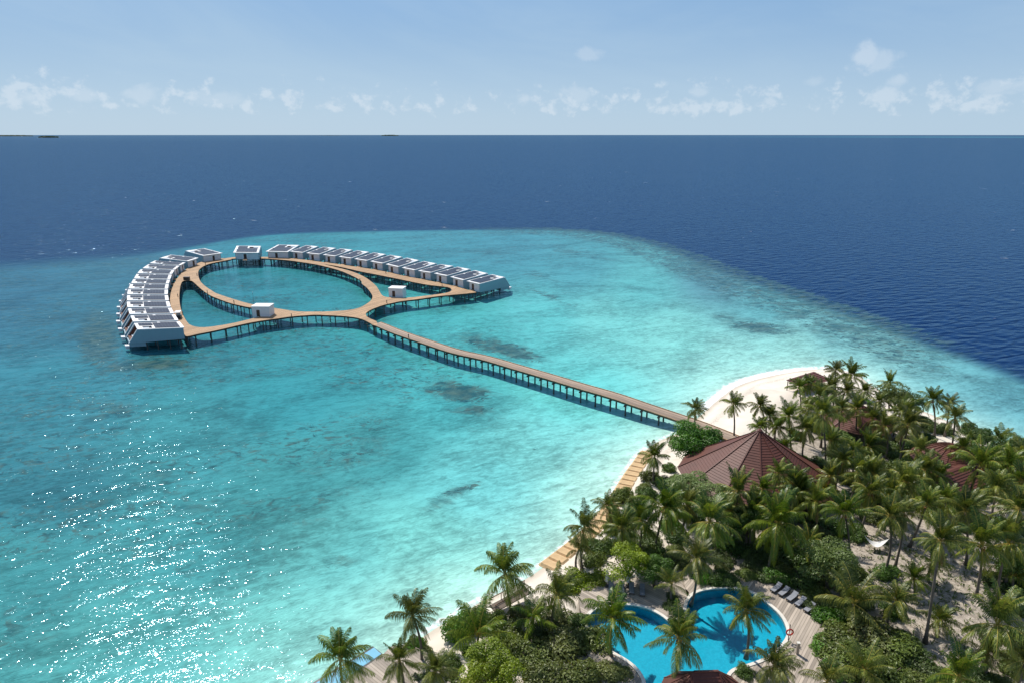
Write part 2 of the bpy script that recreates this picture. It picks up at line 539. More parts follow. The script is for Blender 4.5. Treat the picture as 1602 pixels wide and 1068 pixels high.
# ------------------------------------------------------------------ the sea
def build_sea():
    azs = np.unique(np.concatenate([np.arange(-180, -52, 6), np.arange(-52, 52.01, 0.36), np.arange(58, 181, 6)]))
    azs = azs[azs < 179.9]
    rs = [18.0]
    while rs[-1] < 700: rs.append(rs[-1] * 1.0135)
    while rs[-1] < 90000: rs.append(rs[-1] * 1.14)
    rs = np.array(rs)
    A, Rr = np.meshgrid(np.radians(azs), rs)
    X, Y = Rr * np.sin(A), Rr * np.cos(A)
    nr, na = X.shape
    P = np.stack([X.ravel(), Y.ravel()], 1)
    ds = seg_dist(P, SHORE) * np.where(inside(P, SHORE), -1, 1)
    de = seg_dist(P, EDGE) * np.where(inside(P, EDGE), 1, -1)
    front = P[:, 1] > 15
    zc = np.where(front, P[:, 1] * CP + CAM_H * SP, 1.0)
    px = np.where(front, 801 + FPX * P[:, 0] / zc, -900)
    py = np.where(front, 534 - FPX * (P[:, 1] * SP - CAM_H * CP) / zc, 1500)
    # colour of the lagoon: samples of sandy and weedy bottoms, blended
    S = [(30, 450, 48, 122, 150), (100, 600, 52, 150, 168), (60, 750, 52, 142, 158), (30, 900, 62, 158, 165), (200, 1000, 76, 176, 178),
         (300, 700, 62, 165, 175), (300, 850, 62, 163, 170), (450, 620, 48, 166, 178), (450, 750, 62, 162, 168), (600, 700, 62, 166, 172),
         (550, 850, 92, 195, 196), (450, 1000, 106, 204, 200), (650, 850, 112, 214, 210), (750, 750, 102, 210, 214),
         (850, 700, 112, 215, 215), (900, 620, 96, 215, 215), (700, 620, 66, 190, 197), (750, 540, 76, 200, 204), (850, 500, 92, 208, 210),
         (950, 500, 120, 220, 217), (1050, 520, 132, 224, 218), (1000, 450, 95, 198, 200), (900, 420, 76, 170, 182), (800, 390, 70, 163, 180),
         (700, 400, 66, 163, 180), (1150, 560, 150, 226, 219), (1200, 480, 98, 186, 194), (1350, 560, 130, 204, 205), (1450, 600, 108, 188, 195),
         (1560, 640, 88, 168, 182), (1500, 620, 100, 180, 190), (450, 440, 46, 162, 174), (380, 440, 46, 152, 170), (550, 570, 52, 170, 180), (650, 480, 64, 190, 196),
         (330, 490, 42, 148, 164), (200, 420, 58, 128, 152), (120, 500, 50, 128, 152), (940, 760, 150, 226, 218), (700, 930, 135, 222, 212),
         (1300, 520, 110, 185, 190), (1120, 440, 88, 150, 165), (1250, 545, 150, 222, 214)]
    num = np.zeros((len(P), 3)); den = np.zeros(len(P))
    for x, y, r, g, b in S:
        d2 = ((px - x) / 1.5) ** 2 + (py - y) ** 2
        wt = 1.0 / (d2 + 900.0) ** 2
        num += wt[:, None] * np.array(srgb(r, g, b)); den += wt
    col = num / den[:, None]
    # pale sand under very shallow water
    pale = np.array(srgb(190, 232, 220))
    t = np.exp(-np.clip(ds, 0, None) / 7.5)[:, None]
    col = col * (1 - t) + pale * t
    # far reef flats on the right of the horizon
    col = col * .90 + col.mean(1)[:, None] * .10
    deep = np.array(srgb(4, 46, 102))
    k = np.clip((de + 5) / 11, 0, 1); k = (k * k * (3 - 2 * k))[:, None]
    soft = np.clip((de + 26) / 52, 0, 1)[:, None]
    left = np.clip((330 - px) / 200, 0, 1)[:, None]
    k = k * (1 - left) + (soft * soft * (3 - 2 * soft)) * left
    col = deep * (1 - k) + col * k
    far = (np.exp(-((px - 1480) / 260.0) ** 2) * np.exp(-((np.log(np.hypot(P[:, 0], P[:, 1])) - math.log(21000)) / 0.16) ** 2))[:, None]
    col = col * (1 - 0.5 * far) + np.array(srgb(95, 190, 205)) * 0.5 * far
    col = np.clip(col * np.array([1.0, 1.0, .95]) * (0.66 - 0.06 * np.clip((900 - px) / 400, 0, 1) * np.clip(ds / 40, 0, 1) + 0.16 * np.exp(-np.clip(ds, 0, None) / 25.0))[:, None], 0, 1)
    # weed and coral
    reef = np.zeros(len(P))
    blobs = [(720, 612, 52, 17, 10, 1.0), (745, 640, 40, 8, 0, .8), (675, 612, 14, 5, 0, .9), (785, 545, 70, 13, 14, .95), (740, 535, 30, 8, 10, .5),
             (155, 532, 36, 46, 0, 1.0), (235, 570, 105, 11, -3, .95), (170, 640, 75, 20, 0, .7), (560, 645, 45, 14, 0, .5), (550, 715, 75, 26, -12, .6),
             (720, 765, 48, 10, -20, .75), (690, 785, 60, 9, -22, .5), (1190, 512, 60, 11, 6, .9), (1130, 497, 40, 7, 5, .6), (845, 432, 30, 8, 14, .65),
             (855, 462, 44, 6, 22, .7), (1000, 455, 80, 20, 20, .3), (530, 880, 60, 14, -18, .5), (300, 790, 90, 22, 0, .45), (470, 930, 90, 15, -18, .4),
             (120, 985, 120, 20, -10, .35), (250, 740, 60, 14, 0, .45), (360, 620, 60, 12, 0, .3), (620, 395, 60, 8, 0, .35), (760, 395, 80, 10, 0, .5),
             (490, 465, 40, 6, 0, .4), (420, 433, 40, 5, 0, .4), (560, 455, 35, 6, 0, .35), (1400, 560, 60, 10, 16, .35), (930, 520, 50, 10, 0, .15),
             (1255, 578, 60, 3, -3, .55), (960, 768, 8, 4, 0, .8), (835, 702, 9, 3, 0, .7), (835, 810, 22, 5, 0, .4), (60, 700, 90, 25, 0, .3),
             (1330, 540, 90, 14, 18, .45), (900, 395, 80, 10, 10, .55), (650, 540, 80, 8, 12, .35), (420, 560, 90, 10, 0, .3), (600, 610, 30, 6, 0, .3)]
    for x, y, rx, ry, ro, s in blobs:
        c_, s_ = math.cos(R(ro)), math.sin(R(ro))
        u = ((px - x) * c_ + (py - y) * s_) / rx; v = (-(px - x) * s_ + (py - y) * c_) / ry
        reef = np.maximum(reef, s * np.exp(-(u * u + v * v) * 0.7))
    bandk = np.where(de < 16, 1.0, np.exp(-((de - 16) / 15.0) ** 2)) * np.clip((px - 500) / 350, 0.35, 1) * np.clip((1700 - px) / 300, 0.4, 1)
    reef = np.maximum(reef, 0.66 * bandk) * np.clip(ds / 6 - 0.3, 0, 1)
    reef = np.where(de > -12, reef, 0)
    weedy = np.clip((980 - px) / 350, 0, 1) * np.clip(ds / 30 - .6, 0, 1) * (de > 8)
    sp = np.exp(-((px - 1180) / 110.0) ** 2) * np.where((py > 540) & (py < 640), 1, 0)
    foam = np.exp(-((ds - 0.6) / 0.9) ** 2) * 0.62 + sp * (np.exp(-((ds - 1.2) / 2.2) ** 2) * 0.85 + np.exp(-((ds - 6) / 1.0) ** 2) * 0.2)
    deepk = (1 - k[:, 0])
    v = np.zeros((len(P), 3)); v[:, :2] = P
    idx = np.arange(nr * na).reshape(nr, na)
    a = idx[:-1, :]; b = idx[1:, :]
    q = np.stack([a, np.roll(a, -1, 1), np.roll(b, -1, 1), b], -1).reshape(-1, 4)
    me = bpy.data.meshes.new('sea')
    me.vertices.add(len(v)); me.vertices.foreach_set('co', v.ravel())
    me.loops.add(q.size); me.loops.foreach_set('vertex_index', q.ravel().astype(np.int32))
    me.polygons.add(len(q)); me.polygons.foreach_set('loop_start', np.arange(0, q.size, 4, dtype=np.int32))
    me.update(calc_edges=True)
    ca = me.attributes.new('bottom', 'FLOAT_COLOR', 'POINT')
    ca.data.foreach_set('color', np.concatenate([col, np.ones((len(P), 1))], 1).ravel().astype(np.float32))
    for nm, arr in (('reef', reef), ('foam', foam), ('deep', deepk), ('weedy', weedy)):
        at_ = me.attributes.new(nm, 'FLOAT', 'POINT'); at_.data.foreach_set('value', arr.astype(np.float32))
    me.polygons.foreach_set('use_smooth', [True] * len(q))
    if me.polygons[0].normal.z < 0:
        me.flip_normals()
    m, k_, o = mat('sea_water')
    p = k_.pos()
    bot = k_.attr('bottom').outputs['Color']
    reefa = k_.attr('reef').outputs['Fac']; foama = k_.attr('foam').outputs['Fac']; deepa = k_.attr('deep').outputs['Fac']
    # mottled bottom; the finer noise paints rippled, refracted light into the colour
    n1 = k_.noise(k_.mapping(p, rot=(0, 0, R(-20)), scale=(0.7, 1, 1)), 0.055, 6, 0.62, 0.6)
    n2 = k_.noise(p, 0.30, 5, 0.65, 0.4)
    n4 = k_.noise(k_.mapping(p, rot=(0, 0, R(-24)), scale=(0.5, 1, 1)), 1.1, 5, 0.68, 0.8)
    mot = k_.math('ADD', k_.math('MULTIPLY', n1, 0.5), k_.math('ADD', k_.math('MULTIPLY', n2, 0.26), k_.math('MULTIPLY', n4, 0.44)))
    shade = k_.step(mot, 0.43, 0.71, 0.62, 1.28)
    shade = k_.math('ADD', k_.math('MULTIPLY', shade, k_.math('SUBTRACT', 1.0, deepa)), k_.math('MULTIPLY', deepa, 1.0))
    vs = k_.n('ShaderNodeVectorMath', operation='SCALE'); k_.l(bot, vs.inputs[0]); k_.l(shade, vs.inputs['Scale'])
    c = vs.outputs[0]
    rn = k_.noise(k_.mapping(p, scale=(0.8, 1, 1)), 0.13, 8, 0.74, 0.9)
    rm = k_.step(k_.math('ADD', reefa, k_.math('MULTIPLY', k_.math('SUBTRACT', rn, 0.5), 2.6)), 0.26, 0.92)
    rm = k_.math('MULTIPLY', rm, k_.math('MULTIPLY', k_.step(reefa, 0.02, 0.2), k_.math('ADD', 0.42, k_.math('MULTIPLY', reefa, 0.5))))
    # crisp coral heads inside the strongest patches, and small weed tufts scattered over the lagoon
    rn3 = k_.noise(k_.mapping(p, scale=(0.75, 1, 1)), 0.50, 7, 0.72, 0.9)
    crisp = k_.step(k_.math('ADD', reefa, k_.math('MULTIPLY', k_.math('SUBTRACT', rn3, 0.5), 3.4)), 0.66, 0.84)
    rm = k_.math('MAXIMUM', rm, k_.math('MULTIPLY', k_.math('MULTIPLY', crisp, k_.step(reefa, 0.30, 0.60)), 0.92))
    tn = k_.noise(k_.mapping(p, rot=(0, 0, R(-22)), scale=(0.5, 1, 1)), 0.035, 4, 0.6, 0.5)
    tuft = k_.math('MULTIPLY', k_.step(rn3, 0.48, 0.62), k_.step(tn, 0.42, 0.58))
    lagoon = k_.math('MULTIPLY', k_.attr('weedy').outputs['Fac'], 0.84)
    rm = k_.math('MAXIMUM', rm, k_.math('MULTIPLY', tuft, lagoon))
    weed = k_.mix(k_.step(n2, 0.3, 0.7), srgb(28, 72, 80), srgb(78, 102, 94))
    c = k_.mix(rm, c, weed)
    fn = k_.noise(p, 0.9, 6, 0.7, 0.5)
    fm = k_.step(k_.math('ADD', foama, k_.math('MULTIPLY', k_.math('SUBTRACT', fn, 0.5), 1.5)), 0.36, 0.72)
    fm = k_.math('MULTIPLY', fm, k_.step(foama, 0.04, 0.25))
    # a few white caps far out
    wc = k_.noise(k_.mapping(p, rot=(0, 0, R(20)), scale=(0.35, 1, 1)), 0.16, 4, 0.6)
    wc2 = k_.noise(k_.mapping(p, rot=(0, 0, R(20)), scale=(0.3, 1, 1)), 0.9, 3, 0.6)
    caps = k_.math('MULTIPLY', k_.step(wc, 0.70, 0.745), k_.step(wc2, 0.42, 0.6))
    caps = k_.math('MULTIPLY', caps, k_.math('ADD', 0.12, k_.math('MULTIPLY', deepa, 0.75)))
    fm = k_.math('MAXIMUM', fm, caps)
    c = k_.mix(fm, c, (0.80, 0.82, 0.82))
    # waves: swell crests, chop, ripples
    def wav(rot, sx, sc, det, loc=0.0):
        return k_.noise(k_.mapping(p, rot=(0, 0, R(rot)), scale=(sx, 1, 1), loc=(loc, 0, 0)), sc, det, 0.55, 0.25)
    swell = wav(-27, 0.30, 0.085, 1.5)
    chop = wav(-24, 0.42, 0.36, 1.0, 7.0)
    rip = wav(-30, 0.45, 3.3, 1.0, 3.0)
    h = k_.math('ADD', k_.math('MULTIPLY', swell, k_.math('ADD', 0.38, k_.math('MULTIPLY', deepa, -0.1))), k_.math('ADD', k_.math('MULTIPLY', chop, k_.math('ADD', 0.38, k_.math('MULTIPLY', deepa, 0.50))), k_.math('MULTIPLY', rip, 0.068)))
    nb = bump(k_, h, 1.0, 1.0)
    nd = bump(k_, h, 1.0, 1.6)
    dif = k_.n('ShaderNodeBsdfDiffuse'); k_.l(c, dif.inputs[0]); k_.l(nd, dif.inputs['Normal'])
    gl = k_.n('ShaderNodeBsdfGlossy'); gl.inputs['Roughness'].default_value = 0.09; k_.l(nb, gl.inputs['Normal'])
    gl.inputs[0].default_value = (0.44, 0.66, 0.80, 1)
    fr = k_.n('ShaderNodeFresnel'); fr.inputs['IOR'].default_value = 1.33; k_.l(nb, fr.inputs['Normal'])
    fac = k_.math('MINIMUM', k_.math('MULTIPLY', k_.math('MULTIPLY', fr.outputs[0], 0.74), k_.math('SUBTRACT', 1.0, fm)), 0.40)
    mx = k_.n('ShaderNodeMixShader'); k_.l(fac, mx.inputs[0])
    k_.l(dif.outputs[0], mx.inputs[1]); k_.l(gl.outputs[0], mx.inputs[2])
    k_.l(mx.outputs[0], o.inputs[0])
    me.materials.append(m)
    ob = link('sea', me)
    ob['kind'] = 'structure'
    tag(ob, 'turquoise lagoon darkening to deep blue beyond the reef edge', 'sea')


build_sea()

# ------------------------------------------------------------------ the island
POOL_PX = smooth_loop([(918, 972), (932, 953), (949, 950), (980, 946), (1009, 950.5), (1032, 961.5), (1048, 974), (1059, 984), (1068, 984), (1074, 968),
           (1074, 950), (1079, 936), (1089, 927.5), (1105, 922.5), (1129, 920), (1154, 921), (1180, 929), (1202, 945), (1220, 962), (1229, 979), (1230, 994),
           (1218, 1011), (1196, 1028), (1170, 1038), (1152, 1043), (1140, 1050), (1132, 1064), (1120, 1082), (1070, 1095), (1020, 1090),
           (1009, 1062), (998, 1045), (981, 1031), (960, 1019), (935, 1003)], 3)
DECK_Z = 1.55
POOL = W(POOL_PX, DECK_Z)
INF_PX = [(585, 1012), (596.5, 1022), (560, 1046), (520, 1078), (470, 1082)]


def ground_z(x, y):
    P = np.array([(x, y)], float)
    d = seg_dist(P, SHORE)[0] * (1 if inside(P, SHORE)[0] else -1)
    return float(np.interp(d, [-14, 0, 3, 12, 30], [-1.6, 0.0, 0.45, 1.15, 1.4]))


def build_island():
    xs = np.arange(-45, 236, 1.1); ys = np.arange(-95, 182, 1.1)
    X, Y = np.meshgrid(xs, ys)
    P = np.stack([X.ravel(), Y.ravel()], 1)
    d = seg_dist(P, SHORE) * np.where(inside(P, SHORE), 1, -1)
    z = np.interp(d, [-14, 0, 3, 12, 30], [-1.6, 0.0, 0.45, 1.15, 1.4])
    rng = np.random.default_rng(4)
    bmpz = sum(a * np.sin(P[:, 0] * f + rng.uniform(0, 6)) * np.sin(P[:, 1] * f * 1.1 + rng.uniform(0, 6)) for a, f in ((.10, .35), (.06, .8), (.04, 1.6)))
    z = z + bmpz * np.clip(d / 8, 0, 1) - 0.0
    inp = inside(P, [(a, b) for a, b in POOL]) | (seg_dist(P, POOL) < 1.6)
    z = np.where(inp, -0.6, z)
    nearp = seg_dist(P, POOL)
    keep = d > -13
    ny, nx = X.shape
    me = bpy.data.meshes.new('island_ground')
    idx = np.arange(nx * ny).reshape(ny, nx)
    q = np.stack([idx[:-1, :-1], idx[:-1, 1:], idx[1:, 1:], idx[1:, :-1]], -1).reshape(-1, 4)
    q = q[keep[q].all(1)]
    used = np.unique(q); remap = np.full(len(P), -1); remap[used] = np.arange(len(used))
    me.from_pydata([(float(P[i, 0]), float(P[i, 1]), float(z[i])) for i in used], [], [tuple(int(j) for j in remap[f]) for f in q])
    aa = me.attributes.new('inland', 'FLOAT', 'POINT'); aa.data.foreach_set('value', d[used].astype(np.float32))
    me.polygons.foreach_set('use_smooth', [True] * len(q))
    m, k, o = mat('coral_sand')
    p = k.pos()
    inl = k.attr('inland').outputs['Fac']
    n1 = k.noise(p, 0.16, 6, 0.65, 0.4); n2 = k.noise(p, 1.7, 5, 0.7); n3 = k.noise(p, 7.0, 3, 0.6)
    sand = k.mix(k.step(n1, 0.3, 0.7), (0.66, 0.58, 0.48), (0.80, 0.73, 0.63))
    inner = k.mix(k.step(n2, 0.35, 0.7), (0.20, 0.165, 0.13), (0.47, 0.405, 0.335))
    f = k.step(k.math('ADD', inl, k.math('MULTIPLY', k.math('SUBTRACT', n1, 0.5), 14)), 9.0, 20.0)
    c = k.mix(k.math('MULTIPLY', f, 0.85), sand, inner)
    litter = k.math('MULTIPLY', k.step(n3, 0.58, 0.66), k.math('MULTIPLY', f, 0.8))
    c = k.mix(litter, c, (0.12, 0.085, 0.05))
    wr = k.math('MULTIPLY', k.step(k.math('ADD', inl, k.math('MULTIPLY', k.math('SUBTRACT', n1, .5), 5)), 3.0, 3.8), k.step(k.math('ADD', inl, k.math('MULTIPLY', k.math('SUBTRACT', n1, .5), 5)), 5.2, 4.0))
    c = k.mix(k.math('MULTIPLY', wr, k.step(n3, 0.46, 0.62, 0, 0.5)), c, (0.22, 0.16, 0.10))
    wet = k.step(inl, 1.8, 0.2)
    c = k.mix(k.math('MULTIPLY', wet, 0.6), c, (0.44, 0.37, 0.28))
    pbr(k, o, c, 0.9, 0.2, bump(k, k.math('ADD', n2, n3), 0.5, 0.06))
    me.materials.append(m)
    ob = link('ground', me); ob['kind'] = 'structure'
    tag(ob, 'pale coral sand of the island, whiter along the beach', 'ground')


build_island()

# ------------------------------------------------------------------ boardwalk ring and long jetty
Z1 = lambda x, y: (160 + x / 4.706, 360 + y / 4.706)
Z2 = lambda x, y: (480 + x / 4.706, 360 + y / 4.706)
Z3 = lambda x, y: (340 + x / 6.675, 360 + y / 6.675)
Z4 = lambda x, y: (580 + x / 6.675, 380 + y / 6.675)
Z5 = lambda x, y: (760 + x / 4.0, 500 + y / 4.0)
WALK = 3.5


def tr(f, pts):
    return [f(*p) for p in pts]


outer_px = (tr(Z1, [(608, 772), (578, 715), (545, 665), (518, 610), (502, 545), (499, 490), (510, 440), (530, 395), (560, 345), (600, 302),
                    (660, 265), (730, 235), (800, 217), (900, 208)]) +
            tr(Z3, [(30, 308), (150, 286), (300, 280), (450, 281), (600, 284), (750, 295), (900, 310), (1050, 330), (1250, 355), (1450, 385)]) +
            tr(Z4, [(-15, 272), (160, 303), (350, 347), (520, 378), (690, 413), (860, 450), (1000, 488), (1092, 512), (1088, 520)]) +
            tr(Z4, [(950, 535), (780, 550), (650, 565), (500, 588), (350, 605), (240, 625)]) +
            tr(Z2, [(560, 553), (500, 575), (455, 596), (435, 615), (443, 637), (474, 655), (515, 674)]) +
            tr(Z2, [(512, 703), (470, 686), (420, 661), (370, 646), (300, 636), (200, 629), (100, 625)]) +
            tr(Z3, [(1000, 886), (800, 900), (650, 920), (500, 940), (350, 965), (200, 998)]) +
            tr(Z1, [(1000, 700), (850, 735), (700, 765), (632, 780)]))
ring_px = (tr(Z1, [(706, 330), (713, 293), (750, 265), (800, 247), (870, 232), (950, 217)]) +
           tr(Z3, [(150, 302), (300, 296), (450, 298), (600, 306), (750, 319), (900, 340), (1050, 365), (1250, 415), (1400, 475), (1500, 530)]) +
           tr(Z2, [(405, 395), (445, 428), (475, 468), (484, 493), (470, 520), (430, 550), (380, 574), (300, 590), (200, 597), (100, 601)]) +
           tr(Z3, [(850, 850), (700, 830), (550, 806), (400, 780), (300, 760), (150, 715), (0, 665)]) +
           tr(Z1, [(820, 455), (760, 415), (722, 377)]))
left_px = tr(Z1, [(612, 373), (588, 382), (575, 412), (569, 452), (567, 500), (574, 560), (590, 612), (616, 664), (652, 700), (720, 715), (800, 711),
                  (900, 696), (1000, 676), (1100, 652), (1200, 628), (1250, 612), (1262, 600), (1225, 590), (1105, 572), (1050, 563), (950, 540), (850, 505),
                  (780, 473), (720, 428), (682, 393), (655, 374)])
right_px = tr(Z2, [(128, 254), (200, 263), (300, 284), (400, 307), (500, 326), (600, 346), (700, 366), (800, 387), (900, 405), (1000, 416), (1048, 424),
                   (1066, 440), (1050, 456), (1000, 468), (900, 481), (800, 493), (720, 499), (640, 497), (580, 492), (552, 478), (533, 447), (510, 412), (470, 377),
                   (420, 343), (350, 312), (280, 291), (200, 271)])


def build_walk():
    t = thing('boardwalk', 'golden timber boardwalk ring on stilts linking the arc of white villas', 'boardwalk')
    o_ = smooth_loop(W(outer_px, WALK), 3)
    hs = [smooth_loop(W(h, WALK), 3) for h in (ring_px, left_px, right_px)]
    b = MB(); b.prism(o_, WALK - 0.22, WALK, hs, 0, 1)
    b.build('deck', [M['deck'], M['beam']], t, fix=False)
    # joists follow each rim
    posts = []
    fr = MB()
    for lp, sgn in [(o_, 1)] + [(h, 1) for h in hs]:
        n = len(lp)
        A = np.array(lp)
        # inward normal: pick the side lying on the deck
        def on_deck(q):
            Q = np.array([q])
            return inside(Q, o_)[0] and not any(inside(Q, h)[0] for h in hs)
        acc = 0.0; last = None
        pts = []
        for i in range(n):
            a, c = A[i], A[(i + 1) % n]
            d = c - a; L = np.hypot(*d)
            if L < 1e-6: continue
            nm = np.array([-d[1], d[0]]) / L
            mid = (a + c) / 2
            if not on_deck(mid + nm * 0.5):
                nm = -nm
            if not on_deck(mid + nm * 0.5):
                continue
            pts.append((a + nm * 0.45, c + nm * 0.45, L, nm))
        for a, c, L, nm in pts:
            fr.bar((*a, WALK - 0.42), (*c, WALK - 0.42), 0.25, 0.38)
            while acc < L:
                p = a + (c - a) * acc / L
                posts.append((p[0], p[1], nm[0], nm[1]))
                acc += 4.6
            acc -= L
    fr.build('edge_beam', M['beam'], t)
    posts.sort(key=lambda p: p[0] ** 2 + p[1] ** 2)
    def one(bm, p):
        bm.tube([(p[0], p[1], -1.2), (p[0], p[1], WALK - 0.25)], 0.17, 7)
        bm.bar((p[0] - p[2] * .35, p[1] - p[3] * .35, WALK - 0.72), (p[0] + p[2] * 2.6, p[1] + p[3] * 2.6, WALK - 0.72), 0.22, 0.24)
    for p in posts[:100]:
        m_ = MB(); one(m_, p); m_.build('pile', M['post'], t)
    rest = MB()
    for p in posts[100:]:
        one(rest, p)
    ob = rest.build('piles', M['post'], t); ob['kind'] = 'stuff'


build_walk()

jet_px = (tr(Z2, [(508, 686), (560, 705), (650, 743), (750, 779), (900, 829), (1100, 893)]) +
          tr(Z5, [(0, 240), (200, 298), (400, 356), (600, 416), (800, 473), (1000, 541), (1255, 626)]))


def build_jetty():
    t = thing('jetty', 'long straight timber jetty on dark piles between beach and boardwalk ring', 'jetty')
    n = len(jet_px)
    c = []
    for i, (x, y) in enumerate(jet_px):
        z = WALK - 0.004 if i < n - 3 else (3.4, 3.0, 2.2)[i - (n - 3)]
        c.append(tuple(at(x, y, z)))
    end = at(1160, 690, 1.75)
    c += [tuple(at(1108, 669, 1.80)), tuple(end)]
    c = smooth_loop(c, 5, False)
    c = [Vector(p) for p in c]
    hw = 1.75
    L, Rt = [], []
    for i, p in enumerate(c):
        d = (c[min(i + 1, len(c) - 1)] - c[max(i - 1, 0)]); d.z = 0; d.normalize()
        s = Vector((-d.y, d.x, 0))
        L.append(p + s * hw); Rt.append(p - s * hw)
    b = MB()
    dist = [0.0]
    for i in range(1, len(c)):
        dist.append(dist[-1] + (c[i] - c[i - 1]).length)
    dn = Vector((0, 0, -0.22))
    uvs = []
    for i in range(len(c) - 1):
        b.poly([Rt[i], Rt[i + 1], L[i + 1], L[i]]); uvs += [(-hw, dist[i]), (-hw, dist[i + 1]), (hw, dist[i + 1]), (hw, dist[i])]
        for q in ([L[i], L[i + 1], L[i + 1] + dn, L[i] + dn], [Rt[i] + dn, Rt[i + 1] + dn, Rt[i + 1], Rt[i]], [L[i] + dn, L[i + 1] + dn, Rt[i + 1] + dn, Rt[i] + dn]):
            b.poly(q, 1); uvs += [(0, 0)] * 4
    me = b.mesh('deck', [M['jetty'], M['beam']])
    uv = me.uv_layers.new(name='UVMap')
    uv.data.foreach_set('uv', np.array(uvs, np.float32).ravel())
    link('deck', me, t)
    bm_ = MB()
    up = Vector((0, 0, 0.07))
    for i in range(len(c) - 1):
        for S in (L, Rt):
            bm_.bar(S[i] + up, S[i + 1] + up, 0.16, 0.14)
    bm_.build('kerb', M['deck'], t)
    bb = MB()
    for i in range(len(c) - 1):
        for s in (0.72, -0.72):
            a = (L[i] - c[i]) * s + c[i]; e = (L[i + 1] - c[i + 1]) * s + c[i + 1]
            bb.bar(a + dn * 1.9, e + dn * 1.9, 0.2, 0.34)
    bb.build('joist', M['beam'], t)
    s = 1.2
    while s < dist[-1] - 16:
        i = max(j for j in range(len(c) - 1) if dist[j] <= s)
        f = (s - dist[i]) / (dist[i + 1] - dist[i])
        l_, r_ = L[i].lerp(L[i + 1], f), Rt[i].lerp(Rt[i + 1], f)
        cb = MB(); cb.bar(l_.lerp(r_, -0.04) + dn * 3.3, l_.lerp(r_, 1.04) + dn * 3.3, 0.3, 0.34)
        cb.build('cap_beam', M['post'], t)
        for q in (0.14, 0.86):
            pb = MB(); p = l_.lerp(r_, q)
            pb.tube([(p.x, p.y, -1.2), (p.x, p.y, p.z - 0.55)], 0.19, 8)
            pb.build('pile', M['post'], t)
        s += 4.05


build_jetty()

# ------------------------------------------------------------------ overwater villas
VL = 14.0      # roof length of the model; each copy is stretched to its own


